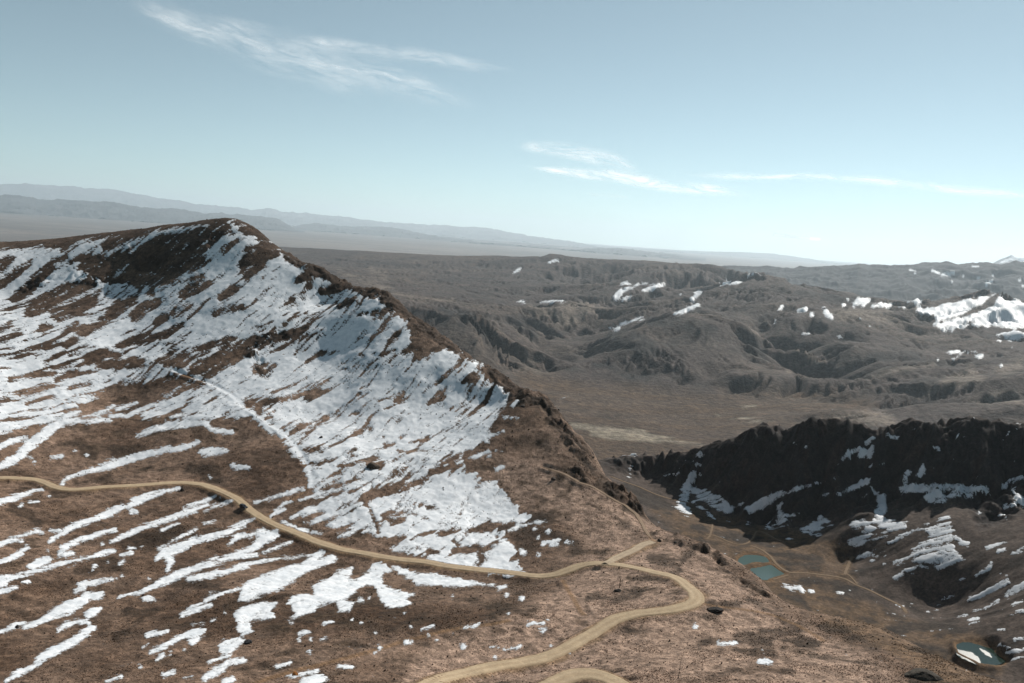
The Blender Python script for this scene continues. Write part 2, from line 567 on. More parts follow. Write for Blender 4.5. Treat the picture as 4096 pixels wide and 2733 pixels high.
# --- roads and paths: centre lines read off the photograph, laid on the ground
ROADS = {
    'main': ("-60 1101; 0 1101; 60 1104; 100 1110; 130 1124; 170 1128; 250 1122; 330 1116; 400 1112; 440 1112; 480 1120; 520 1135; 550 1152; 568 1170; 590 1187; 625 1207; 660 1221; 700 1238; 740 1251; 780 1267; 830 1276; 900 1285; 960 1293; 1030 1303; 1100 1314; 1160 1322; 1220 1327; 1260 1326; 1300 1318; 1340 1306; 1380 1298; 1420 1298; 1460 1304; 1500 1317; 1540 1332; 1570 1343; 1592 1352; 1603 1366; 1596 1384; 1570 1394; 1530 1405; 1480 1415; 1430 1424; 1390 1440; 1350 1464; 1310 1490; 1260 1518; 1200 1530; 1130 1545; 1060 1560; 980 1578; 900 1600", 4.6),
    'lower': ("1200 1612; 1260 1590; 1320 1577; 1380 1575; 1430 1584; 1470 1612", 5.0),
    'spur': ("1385 1297; 1420 1284; 1450 1270; 1480 1254; 1504 1243", 3.4),
}
PATHS = {
    'ridge': ("1500 1243; 1485 1222; 1472 1200; 1458 1182; 1440 1165; 1420 1152; 1385 1132; 1345 1110; 1320 1098; 1280 1082; 1235 1068", 2.0),
    'hill': ("615 1186; 640 1165; 680 1142; 705 1125; 712 1105; 705 1075; 690 1045; 665 1015; 640 990; 605 965; 575 945; 545 920; 510 895; 470 878; 420 862; 395 848", 2.0),
    'foot': ("1290 1335; 1305 1355; 1318 1375; 1325 1392; 1345 1410", 1.8),
    'low': ("560 1568; 640 1550; 720 1528; 800 1510; 870 1490; 950 1465; 1040 1446; 1120 1432; 1180 1420", 1.8),
    'right': ("1610 1385; 1680 1395; 1740 1405; 1800 1425; 1860 1450; 1900 1470", 1.8),
}


def lay(T, txt, step=1.6, rmin=150, smooth=9):
    a = np.array(nums(txt, 2)) * VS
    # subdivide in the picture, then smooth on the ground
    t = np.arange(len(a)); tt = np.linspace(0, len(a) - 1, len(a) * 6)
    u, v = np.interp(tt, t, a[:, 0]), np.interp(tt, t, a[:, 1])
    k = np.ones(7) / 7
    pad = lambda q, n: np.concatenate([np.full(n, q[0]), q, np.full(n, q[-1])])
    u = np.convolve(pad(u, 3), k, 'valid'); v = np.convolve(pad(v, 3), k, 'valid')
    p = T.cast(u, v, rmin)
    for _ in range(3):
        for c in range(3):
            p[1:-1, c] = (p[:-2, c] + 2 * p[1:-1, c] + p[2:, c]) / 4
    s = np.concatenate([[0], np.cumsum(np.hypot(np.diff(p[:, 0]), np.diff(p[:, 1])))])
    ss = np.arange(0, s[-1], step)
    q = np.stack([np.interp(ss, s, p[:, c]) for c in range(3)], 1)
    n = smooth; k = np.ones(2 * n + 1) / (2 * n + 1)
    q[:, 2] = np.convolve(pad(q[:, 2], n), k, 'valid')
    return q


def press(T, q, w, bank, D):
    """cut and fill the ground along a way; D collects the distance to the way"""
    new = np.full(T.Z.shape, np.inf); zr = np.zeros(T.Z.shape)
    reach = w / 2 + bank + 1
    dth = T.th[1] - T.th[0]
    for p in q:
        i, j = T.index(np.array(p[0]), np.array(p[1])); i, j = int(i), int(j)
        r = math.hypot(p[0], p[1])
        ni = int(reach / (r * dth)) + 2
        j0 = max(0, np.searchsorted(T.r, r - reach) - 1); j1 = min(len(T.r), np.searchsorted(T.r, r + reach) + 1)
        i0, i1 = max(0, i - ni), min(len(T.th), i + ni + 1)
        d = np.hypot(T.X[i0:i1, j0:j1] - p[0], T.Y[i0:i1, j0:j1] - p[1])
        a = new[i0:i1, j0:j1]; m = d < a
        a[m] = d[m]; zr[i0:i1, j0:j1][m] = p[2]
    near_ = (new < reach) & (D > 3.6)                 # an earlier way keeps its bed
    k = 1 - sstep(w / 2 + 0.3, w / 2 + bank, new)
    T.Z = np.where(near_, T.Z * (1 - k) + (zr - 0.1) * k, T.Z)
    np.minimum(D, new, out=D)
    return D


def ribbon(name, q, w, mat, cA, cB, lift=0.06, rim=0.35, seed=0, taper=False):
    n = len(q)
    t = np.gradient(q[:, :2], axis=0); t /= np.hypot(t[:, 0], t[:, 1])[:, None] + 1e-9
    nx = np.stack([t[:, 1], -t[:, 0]], 1)
    s = np.arange(n) * 1.6
    lat = np.array([-1.18, -1.0, -0.75, -0.5, -0.25, 0, 0.25, 0.5, 0.75, 1.0, 1.18])
    lz = np.array([-rim, 0.0, 0.05, -0.01, 0.05, 0.07, 0.05, -0.01, 0.05, 0.0, -rim])
    track = np.array([0.0, 0.2, 0.5, 1.0, 0.55, 0.25, 0.55, 1.0, 0.5, 0.2, 0.0])
    wl = w / 2 * (1 + 0.3 * fbm(s / 8, s * 0 + seed, 4, 60, gain=0.75)); wr = w / 2 * (1 + 0.3 * fbm(s / 8, s * 0 + seed + 9, 4, 61, gain=0.75))
    if taper:
        e = np.clip(np.minimum(np.arange(n), n - 1 - np.arange(n)) / 6, 0.15, 1); wl = wl * e; wr = wr * e
    V, C = [], []
    for k, a in enumerate(lat):
        ww = wl if a < 0 else wr
        p = np.stack([q[:, 0] + nx[:, 0] * ww * a, q[:, 1] + nx[:, 1] * ww * a, q[:, 2] + lift + lz[k] + 0.05 * fbm(s / 2.2, s * 0 + k * 1.7 + seed, 2, 62)], 1)
        V.append(p)
        f = np.clip(track[k] + 0.35 * fbm(s / 6, s * 0 + k * 0.6, 3, 63), 0, 1)[:, None]
        C.append(np.array(cA) * (1 - f) + np.array(cB) * f)
    V = np.stack(V, 1).reshape(-1, 3); C = np.stack(C, 1).reshape(-1, 3)
    F = grid_faces(n, len(lat))[:, ::-1]
    return make_mesh(name, V, F, mat, C)


DR = np.full(TN.Z.shape, 1e9); DP = np.full(TN.Z.shape, 1e9)
laid = {}
for k, (txt, w) in PATHS.items():
    laid[k] = lay(TN, txt); press(TN, laid[k], w, 2.5, DP)
for k, (txt, w) in ROADS.items():
    laid[k] = lay(TN, txt, smooth=14)
    laid[k][:, 2] += 1.0
    press(TN, laid[k], w + 0.8, 3.4, DR)
roadk = sstep(2.0, 7.0, DR) * sstep(0.8, 2.5, DP)
base = TN.Z.copy()
TN.Z = base + micro * np.clip(roadk, 0.3, 1) * (1 + 0.8 * rockm)
TN.finish()

# --- snow on the hillside: outlines of the drifts and bands
B_FACE, S_POS, S_NEG = Field(-16), Field(), Field()
B_FACE.polygon(vp(nums("-20 575 70 572 150 565 250 548 400 525 540 508 580 545 620 560 700 615 760 645 900 700 930 745 950 800 1000 805 1080 818 1115 870 1170 905 1110 1000 1075 1050 1060 1085 1130 1100 1180 1150 1200 1190 1100 1205 980 1222 900 1235 850 1225 760 1205 720 1140 700 1075 640 1005 570 955 500 960 400 940 330 960 420 860 250 895 120 965 -20 1000", 2)), margin=30)
# brown ground showing through
polys(S_NEG, 0, 600, "820 830 1000 770 1100 720 1250 670 1400 640 1600 600 1700 562 1780 560 1840 630 1830 660 1750 680 1650 760 1620 800 1600 880 1540 930 1450 970 1340 1050 1220 1070 1200 1150 1100 1140 1060 1080 960 1040 830 1060 760 1000 600 940 620 900 650 820 | 1780 545 1900 560 2000 620 2100 700 2200 790 2156 880 2080 930 2000 980 1920 1030 1860 900 1880 850 1920 760 2020 730 2000 670 1900 650 1850 600")
strokes(S_NEG, 0, 600, grow=7, txt="""620 1440 36; 720 1400 20; 820 1340 20; 900 1300 16 | 870 1290 36; 960 1210 40; 1080 1160 24 | 1060 1310 36; 1140 1240 36; 1230 1190 20 | 1230 1350 22; 1300 1320 24 | 1370 1290 30; 1480 1220 36
| 1740 1150 24; 1830 1100 30 | 1690 1290 20; 1800 1240 24; 1900 1230 14 | 500 1440 10; 600 1360 10 | 0 1500 14; 150 1440 16 | 0 1410 14; 80 1370 18 | 940 1540 26; 1100 1490 24; 1240 1450 22 | 1290 1440 16; 1420 1380 14
| 0 900 40; 80 860 30 | 0 1070 26; 110 980 26; 220 870 26 | 120 1150 40; 220 1080 40; 330 980 36; 420 880 30; 620 830 26 | 240 1270 40; 400 1180 46; 560 1090 50; 700 1050 40 | 450 1290 50; 600 1240 46; 730 1170 40; 800 1120 30 | 330 1400 30; 380 1390 20 | 500 790 24; 600 720 20 | 830 750 26; 960 690 22; 1140 650 14 | 1550 1000 40; 1600 1040 40; 1500 1090 40 | 1440 1130 30; 1500 1110 20""")
polys(S_NEG, 0, 1300, "600 620 720 610 780 560 900 520 1100 460 1280 410 1340 380 1420 370 1620 460 1560 500 1400 540 1300 590 1080 610 900 640 860 680 640 720 610 650 | 1250 300 1320 270 1400 230 1520 160 1680 120 1800 80 1900 100 2100 60 2156 0 2156 120 2000 200 1900 260 1790 330 1640 430 1430 350 1300 330")
strokes(S_NEG, 0, 1300, """520 160 34; 580 110 30 | 370 180 30; 480 150 18 | 540 230 20; 620 180 16; 740 170 12 | 360 300 24; 500 220 20 | 700 270 50; 800 230 40; 920 230 30 | 770 300 40; 900 320 40; 1100 300 46; 1020 270 30 | 80 430 24; 160 410 12 | 210 400 20; 420 380 22 | 440 430 20; 540 380 26; 700 370 20 | 540 490 20; 700 460 14 | 0 610 20; 60 590 12 | 220 620 22; 320 580 24; 430 570 12 | 130 300 10; 190 280 8 | 280 240 10; 330 230 8 | 960 180 14; 1060 120 14; 1150 80 10
| 1280 150 10; 1360 145 8 | 1330 80 14; 1250 110 8""")
strokes(S_NEG, 1000, 800, """380 620 40; 480 580 30 | 560 720 30; 680 690 40; 780 680 20 | 700 830 36; 820 780 30 | 840 900 12; 960 890 30; 1100 860 24 | 910 945 8; 1040 920 12 | 1090 1100 16; 1150 1050 30; 1200 1000 14 | 460 680 24 | 310 940 10; 380 880 14; 370 850 8 | 440 885 14 | 270 975 20 | 280 815 12 | 410 770 12
| 60 1120 60; 180 1070 40; 330 1050 40; 440 1010 20 | 20 1010 16; 170 960 14 | 0 1200 50 | 120 1350 60; 190 1300 26; 50 1330 40 | 440 1270 12; 540 1210 30; 700 1190 12 | 880 1220 16 | 960 1205 16 | 1020 1220 8; 1130 1180 18 | 1200 1190 10 | 1230 1280 8 | 690 1330 14; 750 1325 10 | 350 1440 10 | 460 1540 40; 600 1510 22; 660 1490 8 | 1460 1450 8 | 1660 1430 16; 1740 1390 40
| 300 450 40; 400 520 30; 550 560 50; 700 620 50; 820 680 40; 950 720 60; 1100 780 60; 1200 850 40; 1290 950 50; 1400 1020 60; 1550 1110 70; 1680 1200 40; 1850 1270 50; 2000 1400 70; 2150 1500 60 | 1350 1190 60; 1290 1250 24; 1400 1080 60; 1480 1150 50""")
strokes(S_NEG, 1000, 1400, """0 430 40; 150 400 24; 350 370 22; 480 330 26; 640 320 12 | 60 470 30 | 170 540 22 | 330 640 26; 400 600 30; 470 590 12 | 520 590 12; 600 540 24 | 430 790 22; 530 780 16 | 700 800 10; 830 780 12 | 800 670 14; 870 640 18 | 940 620 18 | 1040 680 8 | 1060 750 24; 1130 740 16 | 1180 690 10; 1240 660 8 | 1250 730 14; 1390 700 22 | 1330 790 14
| 1170 800 14; 1380 790 16 | 1400 420 22; 1530 370 14 | 1010 400 12; 1050 385 6 | 1280 390 10 | 760 505 12; 850 495 8 | 850 345 14 | 700 280 6 | 960 900 50; 1020 890 40; 1030 960 14 | 560 685 12 | 1690 810 14; 1780 780 20 | 1420 960 24; 1540 930 22; 1660 910 12 | 690 910 16; 800 900 10 | 820 1020 24; 900 1000 14
| 880 1190 26; 1000 1140 30; 1200 1070 40; 1330 1040 26 | 490 900 18; 640 860 16 | 520 1010 14; 700 960 14 | 560 1110 20; 700 1060 14; 860 1010 12 | 640 1140 16; 800 1110 16 | 320 1240 16; 480 1200 16; 600 1160 14 | 960 1040 8; 950 1110 6 | 870 1180 10; 930 1230 12; 980 1340 14; 1010 1440 10 | 1040 1300 24; 1100 1260 20 | 1340 1220 20; 1460 1240 24 | 1100 1350 26; 1200 1340 30 | 1280 1290 12; 1400 1330 20""")
polys(S_NEG, 1000, 1400, "1660 840 1740 790 1900 600 2000 470 2080 370 2400 330 2400 1100 2120 1100 1990 1060 1900 1000 1800 960 1720 950 1680 900 | 0 680 150 700 300 770 400 880 420 960 380 1100 100 1240 0 1200")
# snow laid on top of that
strokes(S_POS, 0, 600, grow=-5, txt="""1300 1085 20; 1460 1000 20; 1560 950 22; 1700 890 24; 1820 820 28; 1880 770 22 | 1560 1050 10; 1560 980 12 | 1650 770 12; 1780 690 22; 1860 680 26; 2000 690 28; 1960 720 26 | 1860 650 10; 1840 600 14; 1780 570 10 | 1100 985 12; 1180 970 14; 1250 945 8 | 850 960 12; 950 935 10
| 830 810 24; 900 780 18; 1000 760 18; 1150 690 20; 1250 650 22; 1400 610 16 | 1390 660 8; 1500 610 18; 1640 590 14 | 560 830 34; 700 750 28; 800 700 16 | 0 1000 20; 120 900 36; 250 830 36; 340 780 26 | 300 1110 18; 420 1040 44; 560 940 36 | 440 920 28; 520 880 22 | 0 1180 44; 100 1080 44; 200 1000 34; 280 880 22; 300 860 10
| 1100 1180 36; 1150 1080 24 | 960 1170 20; 1070 1130 14 | 1230 1070 12; 1300 1060 10 | 780 1170 30; 830 1100 30; 850 1040 12""")
strokes(S_POS, 1000, 800, "1200 1030 10; 1230 950 10 | 1800 1340 9; 1820 1290 10 | 160 500 30; 240 480 34")
strokes(S_POS, 0, 1300, """1930 690 16; 1990 710 18; 2060 780 20; 2130 840 20 | 1640 450 14; 1720 500 22; 1840 570 24; 1900 640 26 | 580 80 8; 700 130 14; 800 160 14; 930 205 14""")
strokes(S_POS, 1000, 1400, "60 520 14; 150 600 18; 260 660 22; 360 760 22; 430 850 18 | 430 850 12; 470 950 10 | 2060 440 12; 2090 400 10 | 1990 530 10; 2090 530 8 | 1830 690 14; 1990 640 8 | 1930 790 9; 1970 790 8 | 1930 940 14; 1980 920 12")
strokes(S_POS, 1000, 1400, "1760 690 10; 1840 700 14; 1870 730 10 | 1720 850 10; 1870 800 18 | 1800 840 10; 1890 830 8")

# brown hollows above the road with their drifts, each a patch one can point to
PATCH = {}


def patch(label, ox, oy, txt, poly=''):
    i = len(PATCH) + 1; PATCH[i] = label
    strokes(S_POS, ox, oy, txt, idn=i, grow=1.2)
    polys(S_POS, ox, oy, poly, idn=i)


patch('long curved snow drift left of the brown hollow, upper end bending right', 0, 1300, "0 1110 24; 60 1080 30; 140 1040 34; 220 960 38; 320 880 40; 420 800 38; 500 760 32; 620 750 22 | 480 740 20; 560 700 22; 620 680 14 | 240 1040 10")
patch('thin broken snow line rising right from above the brown hollow', 0, 1300, "640 760 14; 760 745 20; 860 745 14 | 650 725 6; 760 695 10; 890 640 10 | 870 715 18; 960 710 14; 1000 720 10; 1060 680 18; 1200 635 18; 1350 600 18; 1480 560 20; 1600 520 22; 1650 490 14")
patch('snow tongue below the hill path with a drooping right end', 0, 1300, "1080 865 16; 1200 820 22; 1340 790 28; 1480 770 28; 1600 770 24; 1660 820 18; 1820 845 14 | 1450 740 18; 1620 710 28; 1760 660 30; 1880 640 30")
patch('short snow strip above the drooping snow tongue', 0, 1300, "1340 725 12; 1450 695 10; 1560 650 22; 1640 635 12")
patch('small snow strip floating between two long bands near the hill path', 0, 1300, "920 660 14; 1020 625 14; 1075 615 8")
strokes(S_POS, 0, 1300, "1420 555 6; 1500 530 8")
patch('snow strip cut by the left edge above the road', 0, 1300, "0 960 18; 80 910 22; 210 885 14")
patch('long straight snow drift starting where the road bends on the left', 0, 1300, "480 1260 14; 500 1220 12; 560 1190 10; 680 1150 18; 850 1110 28; 1000 1060 28; 1140 1020 24; 1300 980 22; 1450 960 24; 1550 920 18 | 1590 1000 28; 1680 990 32; 1770 985 14 | 770 1110 8; 900 1060 10")
patch('lone pale snow smudge on brown ground above the road bend', 0, 1300, "1830 1105 18; 1950 1120 12")
strokes(S_POS, 0, 1300, "400 1035 12; 490 1030 10 | 680 1020 10 | 590 985 7 | 265 1075 10 | 1640 1190 6 | 1300 755 6")
patch('broken snow strip under the road at the left edge', 0, 1933, "0 145 22; 100 120 22; 200 85 18; 270 50 12; 340 55 6")
strokes(S_POS, 0, 1933, "150 180 10; 175 170 10 | 230 150 8; 300 140 8 | 385 105 9")
patch('snow strip hooked at its lower end, reaching up to the cairn', 0, 1933, "1010 190 18; 1060 150 28; 1130 120 22; 1200 95 18; 1290 65 14; 1405 40 13 | 1030 220 18; 1060 225 14")
patch('forked snow strip left of the hooked one below the road', 0, 1933, "390 460 12; 470 400 16; 560 350 22; 700 300 16; 830 245 24; 920 205 24; 975 185 14 | 390 372 5; 480 370 6")
patch('narrow snow line running out of the left edge, uppermost of two', 0, 1933, "0 480 18; 100 440 14; 200 405 12; 290 378 12; 335 390 9")
patch('narrow snow line running out of the left edge, lower of two', 0, 1933, "0 620 14; 80 590 18; 160 545 18; 220 500 12")
patch('L shaped snow patch with a short foot at its left end', 0, 1933, "460 565 14; 490 520 28; 560 480 16; 650 440 18; 740 410 16; 830 380 12; 905 370 10 | 500 560 16; 570 550 12")
patch('long double snow band pointing at the parked vehicle', 0, 1933, "870 465 10; 950 425 14; 1060 375 18; 1160 335 18; 1300 290 20; 1420 250 22; 1540 200 20; 1620 175 18 | 1450 205 16; 1540 160 18; 1640 125 14; 1710 95 12 | 1600 215 9; 1720 170 11; 1830 135 10 | 1270 370 7; 1400 320 9")
patch('very long thin snow line from the left edge with a round blob on top', 0, 1933, "0 790 22; 120 740 12; 300 680 13; 450 640 13; 600 610 15; 720 580 16; 820 545 20; 895 530 14 | 240 660 24; 300 630 34; 380 600 24 | 0 750 12; 170 715 8")
patch('snow wedge at the left edge under the very long thin line', 0, 1933, "0 850 30; 60 840 24; 130 820 12 | 175 780 9; 225 770 8")
strokes(S_POS, 0, 1933, "940 630 14; 970 610 13 | 950 570 8; 1030 550 13; 1010 505 12; 1060 515 9 | 750 640 9; 730 670 7 | 845 615 8 | 800 478 8 | 375 530 8 | 170 460 7 | 1110 500 7 | 1600 320 8; 1680 295 8 | 1160 740 10 | 910 740 5 | 955 725 7")
patch('broad snow band with ragged drips under its lower left end', 0, 1933, "1230 590 16; 1290 545 34; 1400 510 32; 1520 450 26; 1640 420 24; 1780 380 22; 1900 325 20; 1995 275 10 | 1310 590 24; 1340 610 28; 1310 690 14")
patch('hair thin snow sliver above the band with drips', 0, 1933, "1240 515 4; 1360 455 6; 1450 405 8; 1535 365 11")
patch('long snow band in the left foreground tapering to a lower left point', 0, 1933, "930 895 6; 1000 875 9; 1100 855 14; 1200 805 20; 1300 760 28; 1420 710 26; 1560 660 22; 1700 620 18; 1850 560 22; 1980 520 28; 2060 450 34; 2156 400 34 | 1540 650 14; 1700 590 14 | 1800 590 14; 2010 560 16 | 1790 480 12; 1870 420 22; 1960 410 18; 2060 370 12")
patch('wavy snow strip just under the long tapering band', 0, 1933, "1480 755 14; 1560 740 20; 1680 710 18; 1780 690 14; 1880 650 18; 1980 630 15; 2080 600 14; 2200 592 10; 2350 575 8; 2480 555 8")
patch('small two piece snow strip on open brown ground at left', 0, 1933, "590 850 14; 660 820 13 | 620 800 12; 720 780 15; 840 755 13; 880 745 8")
patch('thick snow bar with a ragged tip in the left foreground', 0, 1933, "190 1130 8; 270 1105 15; 360 1060 24; 450 1010 36; 560 965 42; 650 930 32; 680 890 28; 780 880 24; 800 860 10")
patch('oval patchy snow spot right of the thick bar', 0, 1933, "690 1040 28; 730 1010 32; 780 990 12")
patch('thin snow strip behind a small dark stone at the left edge', 0, 1933, "0 1165 4; 80 1135 13; 130 1105 18; 195 1095 8")
patch('horseshoe shaped snow drift in the left foreground with a long tail', 0, 1933, "460 1155 14; 520 1110 24; 600 1085 17; 680 1090 22; 720 1140 28; 640 1200 30; 540 1260 30; 430 1310 34; 330 1370 28; 280 1400 10 | 320 1410 12; 240 1450 18; 150 1490 20; 50 1550 13")
patch('tiny oval snow spot alone between two foreground bands', 0, 1933, "1125 910 12; 1170 910 20; 1215 915 12")
patch('stepped snow patch of two lobes left of the central foreground snow', 0, 1933, "1420 1040 14; 1500 1000 32; 1580 970 26; 1650 960 14 | 1610 920 18; 1660 890 28; 1740 860 18; 1870 825 10")
patch('small ragged snow piece above the hammer shaped snow patch', 0, 1933, "1150 1200 12; 1200 1185 18; 1260 1180 14; 1310 1160 11")
patch('hammer shaped snow patch with a round head at right', 0, 1933, "1180 1325 12; 1270 1285 20; 1360 1235 20; 1450 1200 24; 1530 1190 50; 1600 1160 18; 1510 1250 20 | 1510 1120 8; 1600 1105 9")
strokes(S_POS, 0, 1933, "1230 1390 12; 1280 1350 12 | 1335 1335 11 | 1440 1305 8 | 1120 1280 8; 1160 1260 8 | 1655 1085 8; 1690 1070 8 | 1760 1020 9 | 1440 1525 6; 1510 1515 6 | 1100 1440 7 | 1640 1410 8; 1720 1380 10; 1800 1360 10")
patch('jagged snow patch hanging below the foreground snow sheet', 0, 1933, "1900 1195 6", "1830 1025 1900 970 2000 950 2060 940 2170 940 2130 1000 2150 1050 2110 1070 2040 1060 1960 1090 1970 1140 1990 1170 1900 1195 1850 1160 1860 1110 1840 1060")
patch('rounded snow patch beside a dark round boulder', 0, 1933, "1760 1300 20", "1710 1270 1760 1225 1880 1215 1920 1235 1890 1270 1820 1330 1780 1360 1720 1330")
patch('ragged snow patch at the bottom edge below the boulder', 0, 1933, "1600 1530 22; 1700 1470 36; 1780 1420 24; 1910 1390 18 | 1760 1560 13; 1820 1545 18")
patch('tiny snow dash near the bottom edge, right of the horseshoe drift', 0, 1933, "1280 1505 11; 1365 1480 13 | 840 1560 9; 950 1525 11")
# around and beyond the middle of the road
patch('snow strip just above the road, left of the gully fan', 1000, 1933, "40 150 10; 150 120 12; 280 80 13; 410 45 13")
patch('small hooked snow line beside the start of the hill path', 1000, 1933, "160 270 8; 200 220 10; 270 160 9; 325 145 9 | 220 230 11; 280 205 12")
for t in ("380 135 8; 480 105 14; 600 70 18; 700 50 12 | 320 270 8; 450 215 24; 560 190 22; 680 160 28; 740 110 22; 850 80 14 | 430 315 10; 520 290 22; 650 245 22; 760 210 18; 870 160 12 | 700 420 12; 780 400 15; 860 350 10 | 250 300 12; 400 370 10; 560 400 12",):
    strokes(S_POS, 1000, 1933, t, grow=1.0)
patch('feathered snow patch ending at the gully above the road', 1000, 1933, "700 300 20", "600 330 620 295 700 270 780 230 890 200 920 230 900 270 780 300 740 335 680 360 620 345")
polys(B_FACE, 1000, 1933, "940 270 960 210 1100 150 1280 60 1500 -20 1900 0 1980 40 2050 150 2110 260 2220 265 2150 300 1980 300 1700 330 1560 370 1420 380 1300 390 1200 410 1150 420 1130 350 1060 330 1000 300")
polys(S_POS, 1000, 1933, "1700 60 1900 10 1980 40 2050 150 2110 260 2220 265 2150 300 1900 300 1750 220")
polys(B_FACE, 1000, 1933, "1100 520 1290 420 1400 400 1560 420 1700 390 1880 370 1990 380 2020 420 2060 540 2000 600 2130 640 2150 715 1960 715 1740 680 1560 650 1430 600 1290 560 1130 545")
polys(S_POS, 1000, 1933, "1290 425 1400 405 1560 430 1590 475 1500 515 1420 500 1320 470 | 1655 470 1690 420 1760 395 1880 382 1950 395 1890 435 1790 475 1690 495 | 1430 605 1500 580 1600 565 1780 548 1780 600 1740 665 1600 645 1480 625 | 1790 650 1850 600 1880 530 1960 460 2020 430 2010 490 2040 540 1970 590 1990 620 2080 640 2120 710 1960 710 1830 690")
strokes(S_NEG, 1000, 1933, "1600 530 26; 1720 520 26; 1850 510 22 | 1400 530 24; 1480 550 16 | 1600 460 16; 1640 490 12 | 1820 580 24; 1800 640 14 | 1150 570 10; 1250 590 8 | 1940 430 10")
patch('flat snow shelf along the lower edge of the road', 1000, 1933, "1200 690 10", "1110 650 1200 665 1290 700 1400 705 1600 740 1840 790 1980 800 1970 835 1900 805 1560 812 1400 790 1300 800 1270 760 1180 720")
patch('large branching snow sheet in the middle foreground under the road', 1000, 1933, "600 800 20", "280 950 330 880 420 870 500 880 490 800 600 750 700 680 810 660 800 720 770 760 830 760 940 680 960 630 1060 630 1110 690 1050 700 1030 790 1130 830 1200 850 1290 880 1230 900 1260 950 1170 970 1060 970 1010 900 970 800 900 800 760 900 600 940 520 970 500 1010 380 1050 290 1075 350 1030 330 970")
patch('wide ragged snow sheet left of the branching one under the road', 1000, 1933, "100 800 20", "-100 900 -60 800 0 760 70 740 180 690 300 640 400 630 500 560 560 510 590 540 540 600 640 560 690 600 620 640 560 650 480 690 380 740 330 790 230 840 100 880 50 900 -20 925 -80 930")
strokes(S_POS, 1000, 1933, "60 400 24; 150 410 26 | 40 500 34; 120 440 24 | 100 545 10; 220 500 15; 320 465 13", grow=1)
patch('squarish snow spot under the large branching sheet', 1000, 1933, "740 960 14", "680 930 720 920 820 930 780 1000 690 1015")
strokes(S_POS, 1000, 1933, """860 915 20; 880 915 14 | 935 900 7 | 580 1095 10; 640 1090 8 | 390 1180 13; 430 1170 15; 460 1175 8 | 385 1230 6 | 475 1230 9 | 560 1235 7; 600 1220 7 | 1210 1020 9 | 310 1090 9; 330 1095 8 | 470 1330 10 | 1010 1290 12 | 980 1340 7 | 1220 1255 9; 1270 1250 7 | 1590 1190 9 | 1465 1240 9
| 1880 1285 9; 1940 1285 9 | 1940 1415 7 | 2010 870 10 | 1590 890 7 | 2130 910 10 | 800 1080 7 | 870 1095 6 | 980 1175 9 | 1395 1190 8 | 1870 1090 7 | 2025 1020 6 | 1260 1130 6""")
patch('small snow dash above the bottom edge, left of the orange rock', 1000, 1933, "210 1445 11; 260 1425 16; 320 1410 11")
patch('thin snow dash on brown slope near the bottom middle', 1000, 1933, "690 1435 9; 800 1440 8")
patch('slanting snow dash above the bottom road, left of two', 1000, 1933, "1340 1145 6; 1440 1115 11")
patch('slanting snow dash above the bottom road, right of two', 1000, 1933, "1660 1140 9; 1720 1130 15; 1790 1110 9")
patch('square snow spot near the lower road', 1000, 1933, "1670 1280 22")
patch('snow crumbs left of the lower road start', 1000, 1933, "2000 1310 9; 2060 1295 13; 2120 1280 8")
strokes(S_POS, 1000, 1933, "1920 1360 15")
patch('ribbed snow patch beside the small orange rock', 1000, 1933, "290 1515 8; 400 1495 10; 530 1470 10", "390 1560 420 1530 520 1500 600 1520 620 1540 560 1575 400 1575")
strokes(S_POS, 2000, 1933, """75 380 8; 150 340 11; 250 315 8; 370 300 5 | 375 375 22 | 270 360 9 | 300 430 9 | 340 470 13; 400 460 22; 470 440 11 | 400 495 8; 450 485 8 | 520 465 10; 565 460 8 | 170 540 16; 200 550 8 | 305 570 18 | 0 440 20; 40 460 18; 60 510 22; 90 540 12 | 0 600 16; 30 600 12 | 20 690 18; 80 680 24; 150 690 18
| 0 820 20; 40 810 13 | 50 875 11 | 170 905 12 | 370 1070 9 | 310 1145 8; 345 1145 7 | 810 1150 11 | 65 1025 7 | 400 1270 6 | 545 1330 7 | 2060 1310 9""")
patch('flat snow dash inside the loop of the road, nearer the bottom', 2000, 1933, "220 1105 11; 340 1100 13")
patch('lone snow dot right of the hairpin bend', 2000, 1933, "1530 1128 12")
patch('bright bar of snow on the brown slope right of the lower road', 2000, 1933, "1710 1255 11; 1860 1258 13")
patch('bright bean shaped snow patch furthest right on the near slope', 2000, 1933, "2030 1400 11; 2070 1400 18; 2130 1410 16")

x, y = TN.X, TN.Y
# melt bands run away from the viewer to the right
ca, sa = math.cos(math.radians(64)), math.sin(math.radians(64))
al, ac = x * ca + y * sa, -x * sa + y * ca
wob = fbm(x / 40, y / 40, 3, 70)
n_band = fbm(al / 34 + wob * 0.6, ac / 4.4 + wob * 1.8, 5, 72, gain=0.66)
n_edge = fbm(al / 8.5, ac / 1.8, 5, 80, gain=0.8)
n_fine = vnoise(x / 0.9, y / 0.9, 88) - 0.5
n_st2 = fbm(al / 15 + wob, ac / 2.3 + wob * 2, 4, 85, gain=0.7)
out = ~TN.inside
bf = B_FACE.get(TN.U, TN.V, -16)
mf = np.clip(bf, -18, 7.5) + 30 * n_band + 12 * n_edge + 15 * n_st2 + 8 * n_fine
mf = np.where(bf <= -15.9, -16, mf)
mn = -np.minimum(S_NEG.get(TN.U, TN.V), 9) + 14 * n_edge + 18 * n_band + 12 * n_st2 + 7 * n_fine
mp = np.minimum(S_POS.get(TN.U, TN.V), 9) + 13 * n_edge + 4 * n_band + 6 * n_st2 + 7 * n_fine - 0.2
m = np.maximum(np.minimum(mf, mn), mp)
m = np.where(out, 26 * n_band + 6 * n_edge - 9, m)
m = np.where(TN.hidden & (TN.R > 250), -14, m)
m = np.where(TN.R < 60, -14, m)
m = np.minimum(m, (DR - 2.8) * 4)
m_snow = m
